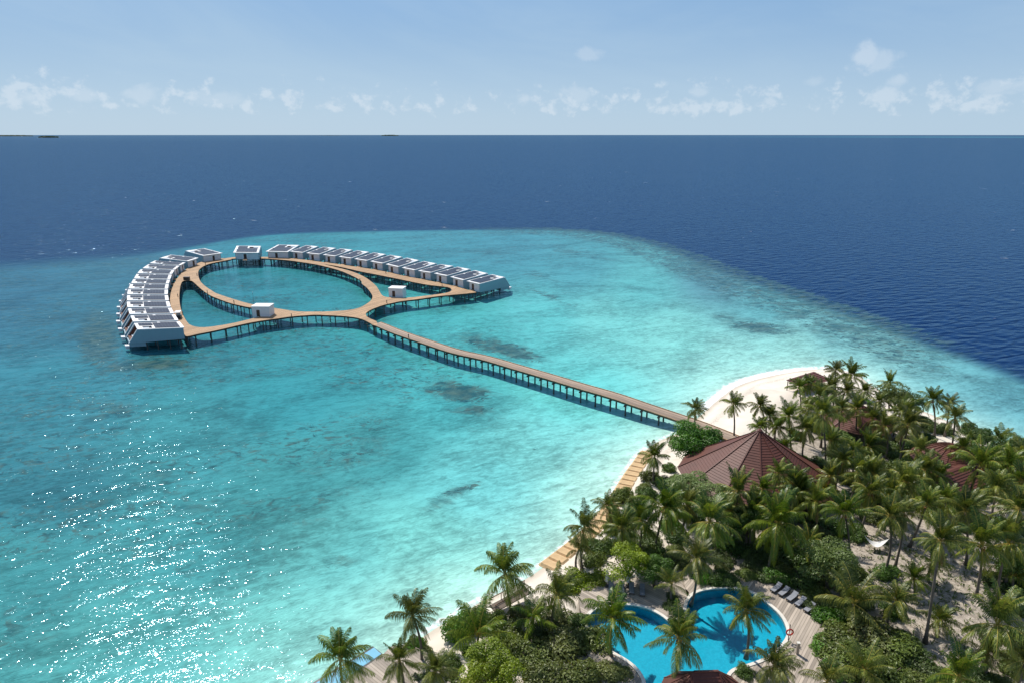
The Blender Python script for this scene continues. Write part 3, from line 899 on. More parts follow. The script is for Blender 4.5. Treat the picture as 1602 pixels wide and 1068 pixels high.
def make_villa(width, side, name):
    """front near corner at the origin, x runs seaward, the body lies on the given side (+1 / -1)"""
    t = thing(name, 'white villa', 'villa')
    Y = lambda v: v * side
    def bx(b, x0, x1, y0, y1, z0, z1, mi=0):
        b.box(x0, x1, min(Y(y0), Y(y1)), max(Y(y0), Y(y1)), z0, z1, mi)
    wd = width
    zf, zr = WALK, 6.35
    b = MB()
    # front wall with door gap, and the far side wall
    d0, d1 = (wd * 0.50, wd * 0.50 + 1.3)
    bx(b, 0.25, 0.5, 0.25, d0, zf - 0.3, zr)
    bx(b, 0.25, 0.5, d1, wd - 1.0, zf - 0.3, zr)
    bx(b, 0.25, 0.5, d0, d1, zf + 2.2, zr)
    bx(b, 0.5, VL - 1.6, wd - 1.25, wd - 1.0, zf - 0.3, zr)
    bx(b, 0.26, VL + 1.5, 0.5, wd - 1.3, zf - 0.32, zf - 0.05)
    b.build('wall', M['white'], t)
    # slanting side walls facing the neighbours
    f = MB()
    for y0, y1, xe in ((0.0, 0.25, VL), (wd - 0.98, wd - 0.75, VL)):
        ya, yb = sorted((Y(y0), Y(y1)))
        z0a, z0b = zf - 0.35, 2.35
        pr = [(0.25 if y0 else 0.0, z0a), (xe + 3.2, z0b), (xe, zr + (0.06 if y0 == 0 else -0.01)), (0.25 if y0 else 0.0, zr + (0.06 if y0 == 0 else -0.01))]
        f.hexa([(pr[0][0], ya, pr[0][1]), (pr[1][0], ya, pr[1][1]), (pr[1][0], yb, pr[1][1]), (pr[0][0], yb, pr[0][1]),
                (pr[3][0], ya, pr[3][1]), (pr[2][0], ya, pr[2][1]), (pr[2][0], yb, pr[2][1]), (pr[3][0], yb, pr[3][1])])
    f.build('side_wall', M['wall_shade'], t, fix=True)
    dr = MB(); bx(dr, 0.34, 0.42, d0, d1, zf, zf + 2.2)
    dr.build('door', M['door'], t)
    # roof slab with a courtyard opening and a raised rim
    ox0, ox1, oy0, oy1 = VL * 0.66, VL * 0.86, 0.9, wd * 0.45
    rz0, rz1 = zr + 0.003, zr + 0.16
    r_ = MB()
    ol = [(-0.35, Y(0.26)), (VL - 0.05, Y(0.26)), (VL - 0.05, Y(wd)), (-0.35, Y(wd))]
    hl = [(ox0, Y(oy0)), (ox1, Y(oy0)), (ox1, Y(oy1)), (ox0, Y(oy1))]
    r_.prism(ol, rz0, rz1, [hl])
    bx(r_, -0.35, -0.10, 0.27, wd - 0.01, rz1, rz1 + 0.05)
    bx(r_, VL - 0.3, VL - 0.05, 0.27, wd - 0.01, rz1, rz1 + 0.05)
    bx(r_, -0.09, VL - 0.31, wd - 0.26, wd - 0.01, rz1, rz1 + 0.05)
    rf = r_.build('roof', M['roof_white'], t, fix=True)
    cv = MB(); bx(cv, ox0 + 0.9, ox1 - 0.05, oy0 + 0.04, oy0 + (oy1 - oy0) * 0.55, rz1 - 0.12, rz1 - 0.03)
    cv.build('courtyard_cover', M['pergola'], rf)
    sp = MB(); bx(sp, VL * 0.43, VL * 0.43 + 0.9, wd - 1.5, wd - 0.6, rz1, rz1 + 0.28)
    sp.build('vent_box', M['roof_white'], rf)
    s1 = MB(); bx(s1, VL * 0.06, VL * 0.60, wd * 0.10, wd * 0.90, rz1 + 0.10, rz1 + 0.16)
    s1.build('solar_panel', M['solar'], t)
    s2 = MB(); bx(s2, VL * 0.615, VL * 0.92, wd * 0.52, wd * 0.90, rz1 + 0.10, rz1 + 0.16)
    s2.build('solar_panel', M['solar'], t)
    # seaward end: timber recess, glazing, terrace, plunge pool, steps
    g = MB(); bx(g, VL - 2.4, VL - 2.2, 0.27, wd - 1.27, zf - 0.04, zr)
    g.build('timber_screen', M['redwood'], t)
    ya, yb = sorted((Y(0.27), Y(wd - 1.0)))
    sl = MB(); sl.hexa([(VL - .6, ya, 3.2), (VL - .3, ya, 3.2), (VL - .3, yb, 3.2), (VL - .6, yb, 3.2), (VL - 1.75, ya, zr - .02), (VL - 1.45, ya, zr - .02), (VL - 1.45, yb, zr - .02), (VL - 1.75, yb, zr - .02)])
    sl.build('sloping_front', M['redwood'], t, fix=True)
    ya, yb = sorted((Y(wd * .22), Y(wd * .6)))
    gl = MB(); gl.hexa([(VL - .5, ya, 3.3), (VL - .26, ya, 3.3), (VL - .26, yb, 3.3), (VL - .5, yb, 3.3), (VL - 1.45, ya, zr - .5), (VL - 1.21, ya, zr - .5), (VL - 1.21, yb, zr - .5), (VL - 1.45, yb, zr - .5)])
    gl.build('glass_door', M['glass'], t, fix=True)
    ya, yb = sorted((Y(wd - 1.03), Y(wd - .983)))
    ln_ = MB(); ln_.hexa([(VL - 1.4, ya, 3.155), (VL + 2.2, ya, 3.155), (VL + 2.2, yb, 3.155), (VL - 1.4, yb, 3.155), (VL - 1.4, ya, zr - .05), (VL - .25, ya, zr - .05), (VL - .25, yb, zr - .05), (VL - 1.4, yb, zr - .05)])
    ln_.build('timber_lining', M['redwood'], t, fix=True)
    for yy in (.125, wd - .865):
        tm = MB(); tm.bar((VL + .06, Y(yy), zr + .07), (VL + 3.22, Y(yy), 2.42), .34, .16); tm.build('edge_trim', M['roof_white'], t)
    te = MB(); bx(te, VL - 2.1, VL + 2.6, 0.27, wd - 1.0, 2.75, 3.15)
    te.build('terrace', M['redwood'], t)
    pb = MB(); bx(pb, VL - 2.0, VL + 3.0, 0.30, wd - 1.03, 1.35, 2.60)
    pb.build('plunge_pool', M['wall_shade'], t)
    st = MB(); bx(st, VL + 3.1, VL + 4.4, 0.2, 1.7, 1.35, 1.75); bx(st, VL + 3.2, VL + 4.3, 0.3, 1.6, 0.7, 1.0)
    st.build('swim_platform', M['white'], t)
    ga = MB(); bx(ga, -2.4, 0.2, d0 - 0.3, d1 + 0.3, zf - 0.20, zf - 0.02)
    ga.build('entry_plank', M['deck'], t)
    for x in (1.2, VL * 0.33, VL * 0.6, VL * 0.84):
        for y in (0.7, wd - 1.7):
            q = MB(); q.tube([(x, Y(y), -1.2), (x, Y(y), zf - 0.3)], 0.2, 7)
            q.build('post', M['post'], t)
    j = MB()
    for y in (0.7, wd - 1.7):
        j.bar((0.4, Y(y), zf - 0.55), (VL - 1.6, Y(y), zf - 0.55), 0.3, 0.4)
    j.build('joist', M['beam'], t)
    return t


GV = 'white overwater villas along the boardwalk'
proto = {(7.0, -1): make_villa(7.0, -1, 'overwater_villa'), (7.0, 1): make_villa(7.0, 1, 'overwater_villa'),
         (11.6, -1): make_villa(11.6, -1, 'overwater_villa'), (11.6, 1): make_villa(11.6, 1, 'overwater_villa')}


def place_villa(p, ang, length, width, side, across, label):
    """across: vector on the plan from the near front corner to the far one; the plan is a parallelogram"""
    ax = Vector((math.cos(R(ang)), math.sin(R(ang)))); pp = Vector((-ax.y, ax.x)) * side
    cx, cy = across.dot(ax), abs(across.dot(pp))
    S = Matrix(((length / VL, side * cx / width, 0, 0), (0, cy / width, 0, 0), (0, 0, 1, 0), (0, 0, 0, 1)))
    o = copy_tree(proto[(width, side)], (p.x, p.y, 0), R(ang), (1, 1, 1), label)
    for ch in o.children:
        ch.matrix_parent_inverse = S
    o['group'] = GV
    return o


def zz1(x, y): return (170 + x * .11236, 370 + y * .11236)
def zz2(x, y): return (170 + x * .11236, 460 + y * .11236)


lefts = [(*zz1(1310, 272), 136.5, 19.5, 11.6), (*zz1(1095, 350), 153.5, 18.0, 7.0 + 0), (*zz1(990, 405), 163, 16.0, 7.0), (*zz1(910, 468), 168, 15.0, 7.0),
         (*zz1(870, 527), 173, 14.6, 7.0), (*zz1(845, 600), 175, 14.4, 7.0), (*zz1(825, 662), 176.4, 14.3, 7.0), (*zz1(812, 735), 178, 14.2, 7.0),
         (*zz1(810, 810), 179.1, 14.1, 7.0), (*zz1(825, 895), 180.5, 13.8, 7.0), (*zz1(850, 985), 182, 13.6, 7.0), (*zz2(897, 275), 184, 13.2, 7.0),
         (*zz2(960, 372), 186.5, 12.8, 7.0), (*zz2(1040, 472), 188.9, 12.5, 7.0)]
lp = [at(x, y, 6.4).to_2d() for x, y, *_ in lefts]
for i, (x, y, a, L, wd) in enumerate(lefts):
    k = len(lefts) - 1 - i
    if k == 0: lb = 'white villa at the near end of the left arc with shade-tinted white side wall'
    elif wd > 8: lb = 'wide white villa at the far end of the left arc, set askew to the others'
    else: lb = 'white villa with solar roof in the left arc, %s from its near end' % ORD[k]
    ac = Vector((5.9, 7.4)) if i == 0 else Vector((.9, 8.6)) if i == 1 else (lp[i - 1] - lp[i]) * (.66 if i == 2 else .84)
    place_villa(lp[i], a, L, wd, -1, ac, lb)
ps = at(*Z3(435, 240), 6.4).to_2d()
place_villa(ps, 107, 21.0, 11.6, 1, Vector((-12.4, .6)), 'wide white villa standing alone at the back between left and right rows')
doors = [Z3(x, y) for x, y in [(570, 285), (820, 300), (995, 318), (1160, 337), (1325, 360), (1490, 385)]] + \
        [Z4(x, y) for x, y in [(50, 280), (215, 318), (385, 352), (550, 378), (720, 412), (890, 457), (1060, 498)]]
rp = []
for i, (x, y) in enumerate(doors):
    a = 92.5 if i == 0 else 83 + (i - 1) * (53.5 - 83) / 11
    L = 20.5 if i == 0 else 18.5 + (i - 1) * (15.5 - 18.5) / 11
    q = at(x, y, WALK)
    p = at(*Z3(742, 231), 6.4).to_2d() if i == 0 else Vector((q.x + math.sin(R(a)) * 3.75, q.y - math.cos(R(a)) * 3.75))
    rp.append((p, a, L))
for i, (p, a, L) in enumerate(rp):
    lb = 'white villa with solar roof in the right row, %s from its near end' % ORD[12 - i]
    if i == 12: lb = 'white villa at the near end of the right row with pale shade-tinted side wall'
    if i == 0: lb = 'wide white villa at the back end of the right row beside the lone villa'
    ac = Vector((-11.2, 1.4)) if i == 0 else Vector((-6.9, 3.6)) if i == 1 else (rp[i - 1][0] - p) * .76
    place_villa(p, a, L, 11.6 if i == 0 else 7.0, 1, ac, lb)
for v in proto.values():
    drop(v)


# service huts, mast, buggy, bollards
def hut(px, py, wx, wy, h, rz, label):
    p = at(px, py, WALK)
    t = thing('service_hut', label, 'hut', (p.x, p.y, 0), rz, 'white service huts on the boardwalk')
    b = MB()
    d0 = -wx * 0.25
    b.box(-wx / 2, d0, 0, wy, WALK - .6, WALK + h); b.box(d0 + 1.1, wx / 2, 0, wy, WALK - .6, WALK + h)
    b.box(d0, d0 + 1.1, 0.12, wy, WALK - .6, WALK + h); b.box(d0, d0 + 1.1, 0, .12, WALK + 2.2, WALK + h)
    b.build('wall', M['white'], t)
    r = MB(); r.box(-wx / 2 - .15, wx / 2 + .15, -.15, wy + .15, WALK + h + .003, WALK + h + .25)
    r.build('roof', M['roof_white'], t)
    d = MB(); d.box(d0, d0 + 1.1, 0.04, 0.115, WALK, WALK + 2.2)
    d.build('door', M['door'], t)
    for x in (-wx / 2 + .4, wx / 2 - .4):
        for y in (.4, wy - .4):
            q = MB(); q.tube([(x, y, -1.2), (x, y, WALK - .6)], .17, 7); q.build('post', M['post'], t)
    return t


hut(*Z3(458, 905), 5.7, 4.2, 3.2, R(-2), 'white cube hut on the left arm of the boardwalk ring')
hut(*Z4(262, 566), 5.3, 4.0, 3.0, R(-10), 'small white cube hut with brown door beside the right lagoon')
p = at(*Z3(382, 778), WALK)
t = thing('mast', 'thin bare mast standing beside the left white hut', 'mast', (p.x, p.y, WALK))
b = MB(); b.tube([(0, 0, -4.6), (0, 0, 4.2)], [.07, .04], 6); b.build('pole', M['post'], t)
b = MB(); b.tube([(0, 0, 4.2), (0, 0, 4.45)], .10, 8); b.build('lamp', M['white'], t)

p = at(*zz2(972, 335), WALK)
t = thing('buggy', 'small white roofed buggy parked on the left arc of the boardwalk', 'buggy', (p.x, p.y, WALK), R(15))
b = MB(); b.box(-.75, .75, -1.5, 1.5, .35, .75); b.hexa([(-.7, -1.6, .35), (.7, -1.6, .35), (.7, -1.1, .35), (-.7, -1.1, .35), (-.65, -1.5, 1.0), (.65, -1.5, 1.0), (.65, -1.12, 1.15), (-.65, -1.12, 1.15)])
b.build('body', M['dark'], t)
b = MB(); b.box(-.85, .85, -1.3, 1.6, 2.0, 2.12); b.build('roof', M['roof_white'], t)
b = MB()
for x in (-.7, .7):
    for y in (-1.1, 1.4): b.tube([(x, y, .7), (x, y, 2.0)], .04, 5)
b.build('roof_frame', M['dark'], t)
b = MB(); b.box(-.65, .65, -.2, .4, .75, .95); b.box(-.65, .65, .4, .55, .75, 1.5); b.build('seat', M['canvas'], t)
for x in (-.72, .72):
    for y in (-1.0, 1.0):
        b = MB(); b.tube([(x - .1, y, .3), (x + .1, y, .3)], .3, 12); b.build('wheel', M['dark'], t)

p = at(*zz1(1088, 605), WALK)
t = thing('storage_box', 'dark storage box at the head of the left lagoon opening', 'box', (p.x, p.y, WALK))
b = MB(); b.box(-1.1, 1.1, -.6, .6, 0, 1.1); b.build('body', M['beam'], t)
b = MB(); b.box(-1.15, 1.15, -.65, .65, 1.1, 1.2); b.build('lid', M['dark'], t)

bol = [(Z3(175, 765), 'on the ring edge left of the left white hut'), (Z3(775, 908), 'on the lower ring edge right of the left white hut'), (Z3(1490, 535), 'on the ring edge left of the right lagoon'),
       (Z4(168, 632), 'below the small right hut'), (Z4(745, 450), 'in front of the fifth villa of the right row'), (Z4(395, 992), 'on the jetty near the ring'), (Z4(158, 322), 'at the back of the right lagoon'),
       (zz1(1375, 792), 'on the ring edge above the left lagoon'), (zz1(965, 842), 'on the left arc halfway along the left lagoon'), (zz1(1232, 550), 'on the inner ring edge nearest the storage box'),
       (zz1(1348, 398), 'on the ring edge below the wide askew villa'), (zz2(1032, 290), 'beside the parked buggy')]
for q, where in bol:
    p = at(*q, WALK)
    t = thing('bollard_light', 'small dark bollard light ' + where, 'bollard', (p.x, p.y, WALK), 0, 'bollard lights along the boardwalk')
    b = MB(); b.tube([(0, 0, 0), (0, 0, .95)], .12, 8); b.build('post', M['dark'], t)
    b = MB(); b.tube([(0, 0, .95), (0, 0, 1.12)], .16, 8); b.build('cap', M['dark'], t)


# ------------------------------------------------------------------ roofs of the resort
def cone_roof(b, n, rad, z_eave, z_top, courses, a0=0.0, lift=0.09, sx=1.0, sy=1.0, curve=0.0, top=0.0):
    """lapped tile courses on a many sided roof"""
    def ring(t, dz):
        r_ = top + (rad - top) * t
        z = z_top + (z_eave - z_top) * (t + curve * t * (1 - t)) + dz
        return [Vector((sx * r_ * math.cos(a0 + 2 * math.pi * i / n), sy * r_ * math.sin(a0 + 2 * math.pi * i / n), z)) for i in range(n)]
    for c in range(courses):
        A, B, C = ring(c / courses, 0), ring((c + 1) / courses, lift), ring((c + 1) / courses, 0)
        for i in range(n):
            j = (i + 1) % n
            if c == 0 and top == 0:
                b.poly([A[i], B[i], B[j]])
            else:
                b.poly([A[i], B[i], B[j], A[j]])
            b.poly([B[i], C[i], C[j], B[j]])
    return ring(0, 0), ring(1, 0)


def ridge_caps(t, n, rad, z_eave, z_top, a0, wd=0.28, curve=0.0, sx=1, sy=1):
    for i in range(n):
        a = a0 + 2 * math.pi * i / n
        b = MB()
        for s in range(6):
            f0, f1 = s / 6, (s + 1) / 6
            P_ = lambda f: Vector((sx * rad * f * math.cos(a), sy * rad * f * math.sin(a), z_top + (z_eave - z_top) * (f + curve * f * (1 - f)) + 0.10))
            b.bar(P_(f0), P_(f1), wd, 0.12)
        b.build('ridge_cap', M['tiles'], t)


def pavilion(name, label, cx, cy, n, rad, z_eave, z_top, a0, courses, ridge=0.28, curve=0.0, sx=1.0, sy=1.0, walls=True, finial=True):
    t = thing(name, label, 'building', (cx, cy, 0))
    b = MB(); cone_roof(b, n, rad, z_eave, z_top, courses, a0, 0.065, sx, sy, curve)
    rf = b.build('roof', M['tiles'], t)
    ridge_caps(rf, n, rad, z_eave, z_top, a0, ridge, curve, sx, sy)
    # underside and fascia
    u = MB()
    ring = [(sx * rad * .985 * math.cos(a0 + 2 * math.pi * i / n), sy * rad * .985 * math.sin(a0 + 2 * math.pi * i / n)) for i in range(n)]
    u.prism(ring, z_eave - 0.25, z_eave - 0.02)
    u.build('eaves', M['beam'], t)
    if walls:
        wv = MB()
        wr = [(x * .82, y * .82) for x, y in ring]
        wv.prism(wr, 0.6, z_eave - 0.26)
        wv.build('wall', M['plaster'], t)
    for i in range(n):
        q = MB(); x, y = ring[i]
        q.tube([(x * .94, y * .94, .6), (x * .94, y * .94, z_eave - .25)], .14, 7)
        q.build('post', M['beam'], t)
    if finial:
        q = MB(); q.tube([(0, 0, z_top), (0, 0, z_top + .25)], [.5, .2], 8); q.build('finial', M['tiles'], t)
    return t


main = pavilion('pavilion', 'large pavilion with a many sided red brown tiled roof between beach and palms', 42.0, 106.5, 12, 13.0, 3.6, 12.1,
                R(-90 - 13.5), 30, 0.18, curve=0.05, sx=1.0)
right_c = at(1481, 690, 6.3)
pavilion('curved_pavilion', 'low pavilion with a rounded red brown roof near the right shore', right_c.x + .2, right_c.y - 1.2, 20, 6.4, 3.3, 6.4, R(-90), 16, 0.05,
         curve=-0.45, finial=False, sx=1.0, sy=.95)
pw = at(1490, 738, 4.4)
t = thing('gabled_wing', 'red brown gabled roof in front of the rounded pavilion', 'building', (pw.x, pw.y, 0), R(28))
b = MB()
for s in (1, -1):
    for c in range(9):
        y0, y1 = c * .42, (c + 1) * .42
        z0, z1 = 5.0 - y0 * .55, 5.0 - y1 * .55
        P_ = [(-3.6, s * y0, z0), (-3.6, s * y1, z1 + .09), (3.6, s * y1, z1 + .09), (3.6, s * y0, z0)]
        b.poly(P_ if s < 0 else P_[::-1])
        Q_ = [(-3.6, s * y1, z1 + .09), (-3.6, s * y1, z1), (3.6, s * y1, z1), (3.6, s * y1, z1 + .09)]
        b.poly(Q_ if s < 0 else Q_[::-1])
b.build('roof', M['tiles'], t)
b = MB(); b.hexa([(-3.3, -3.2, .6), (3.3, -3.2, .6), (3.3, 3.2, .6), (-3.3, 3.2, .6), (-3.3, -3.2, 3.0), (3.3, -3.2, 3.0), (3.3, 3.2, 3.0), (-3.3, 3.2, 3.0)])
b.hexa([(-3.3, -3.2, 3.0), (3.3, -3.2, 3.0), (3.3, 3.2, 3.0), (-3.3, 3.2, 3.0), (-3.3, -.05, 4.85), (3.3, -.05, 4.85), (3.3, .05, 4.85), (-3.3, .05, 4.85)])
b.build('wall', M['plaster'], t)

pv = at(1347, 634, 7.0)
pavilion('palm_hidden_pavilion', 'pavilion with a red roof half hidden by palms near the island tip', pv.x, pv.y, 8, 7.2, 3.4, 7.2, R(22.5), 16, 0.25)
ga_, gb_ = at(1086, 1050, 5.5), at(1124, 1049, 5.5)
t = thing('pool_gazebo', 'steep red brown hipped gazebo roof at the bottom edge of the pool', 'building', (ga_.x, ga_.y, 0))
rv = gb_ - ga_
b = MB()
NG, CG = 12, 13
def gring(f, dz):
    o2 = []
    for i in range(NG):
        a = 2 * math.pi * (i + .5) / NG
        e = rv if math.cos(a) > 0 else Vector((0, 0, 0))
        o2.append(Vector((e.x + 3.5 * f * math.cos(a), e.y + 3.5 * f * math.sin(a), 5.5 - 3.1 * f + dz)))
    return o2
for c_ in range(CG):
    A_, B__, C_ = gring(c_ / CG, 0), gring((c_ + 1) / CG, .06), gring((c_ + 1) / CG, 0)
    for i in range(NG):
        j_ = (i + 1) % NG
        b.poly([A_[i], B__[i], B__[j_], A_[j_]]); b.poly([B__[i], C_[i], C_[j_], B__[j_]])
rf = b.build('roof', M['tiles'], t)
for i in range(NG):
    b = MB(); b.bar(gring(0.02, .05)[i], gring(1, .05)[i], .16, .08); b.build('ridge_cap', M['tiles'], rf)
b = MB(); b.bar((0, 0, 5.53), rv + Vector((0, 0, 5.53)) - Vector((0, 0, rv.z)), .24, .12); b.build('ridge_cap', M['tiles'], rf)
for i in range(0, NG, 2):
    q = gring(.9, 0)[i]; b = MB(); b.tube([(q.x, q.y, .8), (q.x, q.y, 2.65)], .1, 6); b.build('post', M['beam'], t)
# thatched parasol
p = at(1342, 618, 4.3)
t = thing('thatched_parasol', 'grey conical thatched parasol behind the half hidden red roof', 'parasol', (p.x, p.y, 0))
b = MB(); cone_roof(b, 14, 2.1, 2.9, 4.4, 6, 0, .08); b.build('canopy', M['thatch'], t)
b = MB(); b.tube([(0, 0, .5), (0, 0, 4.0)], .1, 7); b.build('pole', M['beam'], t)
# small beach shelter at the island tip
a1, a2 = at(1230, 594, 3.6), at(1273, 581, 3.6)
d = (a2 - a1); ln = d.length
t = thing('beach_shelter', 'flat red brown roofed shelter with white wall on the tip beach', 'shelter', (a1.x, a1.y, 0), math.atan2(d.y, d.x))
b = MB()
for c in range(7):
    y0, y1 = -c * .7, -(c + 1) * .7
    b.box(0, ln, y1, y0, 3.55 - c * .10, 3.67 - c * .10)
b.build('roof', M['tiles'], t)
b = MB(); b.box(ln * .55, ln + .4, -.9, -.6, .6, 3.1); b.build('wall', M['white'], t)
for x in (.3, ln * .5, ln - .3):
    for y in (-.3, -4.4):
        q = MB(); q.tube([(x, y, .3), (x, y, 2.85 if y < -1 else 3.5)], .1, 6); q.build('post', M['beam'], t)

# ------------------------------------------------------------------ pool, decks, furniture


def offset(poly, dist):
    """push a closed outline outwards"""
    A = np.array(poly)
    area = 0.5 * np.sum(A[:, 0] * np.roll(A[:, 1], -1) - np.roll(A[:, 0], -1) * A[:, 1])
    T = np.roll(A, -1, 0) - np.roll(A, 1, 0)
    N = np.stack([T[:, 1], -T[:, 0]], 1) / np.maximum(np.hypot(T[:, 0], T[:, 1]), 1e-6)[:, None]
    return [tuple(p) for p in A + N * dist * (1 if area > 0 else -1)]


m, k, o_ = mat('pool_water')
gl = k.n('ShaderNodeBsdfGlossy'); gl.inputs['Roughness'].default_value = 0.03
nb = bump(k, k.noise(k.pos(), 1.6, 4, 0.6, .4), 0.10, 0.06); k.l(nb, gl.inputs['Normal'])
trn = k.n('ShaderNodeBsdfTransparent'); trn.inputs[0].default_value = (0.84, 0.97, 1.0, 1)
fr = k.n('ShaderNodeFresnel'); fr.inputs['IOR'].default_value = 1.33; k.l(nb, fr.inputs['Normal'])
mx = k.n('ShaderNodeMixShader'); k.l(fr.outputs[0], mx.inputs[0]); k.l(trn.outputs[0], mx.inputs[1]); k.l(gl.outputs[0], mx.inputs[2])
k.l(mx.outputs[0], o_.inputs[0])
M['poolwater'] = m
m, k, o_ = mat('blue_pool_lining')
p_ = k.pos()
c = k.mix(k.step(k.noise(p_, 2.2, 4, .6, 1.2), .4, .62), (0.006, 0.36, 0.50), (0.010, 0.42, 0.57))
pbr(k, o_, c, .5, .2)
M['poollining'] = m
M['infwater'] = mat_plain('pale_blue_pool_water', (0.22, 0.50, 0.66), 0.06, 0.1, 0.6, 0.6)

t = thing('swimming_pool', 'bright blue free form swimming pool of two lobes with pale rim', 'pool', (0, 0, 0))
b = MB(); b.prism(POOL, 0.04, 0.10)
n = len(POOL)
for i in range(n):
    a, c = POOL[i], POOL[(i + 1) % n]
    b.poly([(*a, 0.06), (*c, 0.06), (*c, DECK_Z - .05), (*a, DECK_Z - .05)])
b.build('basin', M['poollining'], t)
b = MB(); wl_ = offset(POOL, -0.004)
b.v = [(x, y, DECK_Z - .19) for x, y in wl_]
for tri in tessellate_polygon([[Vector((x, y, 0)) for x, y in wl_]]):
    a_, b_, c_ = (Vector(wl_[q]).to_3d() for q in tri)
    b.f.append(tuple(tri) if (b_ - a_).cross(c_ - a_).z > 0 else tuple(reversed(tri))); b.m.append(0)
b.build('water', M['poolwater'], t)
b = MB(); b.prism(offset(POOL, 0.42), DECK_Z - .30, DECK_Z + .09, [POOL]); b.build('rim', M['curb'], t)

east = W([(1068, 898), (1120, 893), (1172, 902), (1212, 922), (1255, 950), (1300, 996), (1318, 1040), (1330, 1100), (1140, 1110), (1132, 1075), (1141, 1052),
          (1156, 1044), (1196, 1032), (1222, 1013), (1234, 995), (1233, 978), (1223, 959), (1204, 942), (1181, 926), (1155, 918), (1129, 916.5), (1104, 919), (1086, 925), (1075, 934)], DECK_Z)
t = thing('pool_deck', 'silvery timber pool deck curving round the right lobe of the pool', 'deck')
b = MB(); b.prism(east, DECK_Z - .35, DECK_Z); b.build('boards', M['pooldeck'], t)
b = MB(); b.prism(offset(east, -.3), .4, DECK_Z - .36); b.build('base', M['beam'], t)
west = W([(905, 940), (915, 905), (960, 897), (1015, 905), (1060, 905), (1078, 926), (1071, 949), (1070, 966), (1064, 978), (1052, 971), (1034, 958), (1010, 946.5), (980, 942), (948, 946), (930, 950), (914, 972)], DECK_Z)
t = thing('pool_deck', 'timber pool deck with grey loungers above the left lobe of the pool', 'deck')
b = MB(); b.prism(west, DECK_Z - .35, DECK_Z); b.build('boards', M['pooldeck_b'], t)
b = MB(); b.prism(offset(west, -.3), .4, DECK_Z - .36); b.build('base', M['beam'], t)
sw = W([(905, 1000), (928, 1003), (956, 1022), (978, 1034), (994, 1048), (1005, 1066), (1018, 1098), (960, 1105), (930, 1040)], DECK_Z)
t = thing('pool_deck', 'brown timber pool deck strip below the left lobe of the pool', 'deck')
b = MB(); b.prism(sw, DECK_Z - .35, DECK_Z); b.build('boards', M['pooldeck'], t)
b = MB(); b.prism(offset(sw, -.3), .4, DECK_Z - .36); b.build('base', M['beam'], t)


def lounger(px, py, rz, label, group):
    p = at(px, py, DECK_Z)
    t = thing('sun_lounger', label, 'lounger', (p.x, p.y, DECK_Z), rz, group)
    b = MB(); b.box(-.36, .36, -1.0, 1.0, .22, .30); b.build('frame', M['beam'], t)
    b = MB(); b.box(-.33, .33, -.98, .35, .302, .40)
    b.hexa([(-.33, .36, .302), (.33, .36, .302), (.33, .98, .62), (-.33, .98, .62), (-.33, .33, .40), (.33, .33, .40), (.33, .95, .72), (-.33, .95, .72)])
    b.build('cushion', M['lounge'], t)
    for x in (-.3, .3):
        for y in (-.85, .85):
            b = MB(); b.box(x - .035, x + .035, y - .035, y + .035, 0, .22); b.build('leg', M['beam'], t)


for i, (x, y) in enumerate([(956, 922), (972.5, 922), (988, 923), (1004.5, 926)]):
    lounger(x, y, R(-8), 'grey sun lounger in the shade above the left pool lobe, %s from the left' % ORD[i], 'sun loungers above the left pool lobe')
for i, (x, y) in enumerate([(1214, 922), (1226, 928), (1239, 936), (1252, 944), (1266, 953)]):
    lounger(x, y, R(-52), 'dark sun lounger at the outer edge of the right deck, %s from the top' % ORD[i], 'sun loungers on the right deck')


def closed_parasol(px, py, label):
    p = at(px, py, DECK_Z)
    t = thing('closed_parasol', label, 'parasol', (p.x, p.y, DECK_Z), 0, 'closed white parasols by the loungers')
    b = MB(); b.tube([(0, 0, 0), (0, 0, 2.75)], .035, 6); b.build('pole', M['beam'], t)
    b = MB(); b.tube([(0, 0, .75), (0, 0, 1.3), (0, 0, 2.1), (0, 0, 2.6)], [.20, .24, .14, .05], 9); b.build('canopy', M['canvas'], t)
    b = MB(); b.box(-.28, .28, -.28, .28, 0, .08); b.build('base', M['dark'], t)


closed_parasol(949, 916, 'closed white parasol left of the four shaded loungers')
closed_parasol(982, 917, 'closed white parasol between the second and third shaded loungers')

p = at(1233, 1001, DECK_Z)
t = thing('lifebuoy_stand', 'red lifebuoy hung on a post at the right edge of the pool', 'lifebuoy', (p.x, p.y, DECK_Z))
b = MB(); b.tube([(0, 0, 0), (0, 0, 2.3)], .06, 6); b.build('post', M['beam'], t)
b = MB()
pts = [(math.cos(2 * math.pi * i / 20) * .40, -.13, 1.3 + math.sin(2 * math.pi * i / 20) * .40) for i in range(21)]
b.tube(pts, .09, 7, cap=False); b.build('ring', M['red'], t)
p = at(1247, 1022, DECK_Z)
t = thing('deck_post', 'pale square post standing on the deck below the lifebuoy', 'post', (p.x, p.y, DECK_Z))
b = MB(); b.box(-.14, .14, -.14, .14, 0, 1.5); b.build('shaft', M['pooldeck'], t)
b = MB(); b.box(-.18, .18, -.18, .18, 1.5, 1.62); b.build('cap', M['curb'], t)
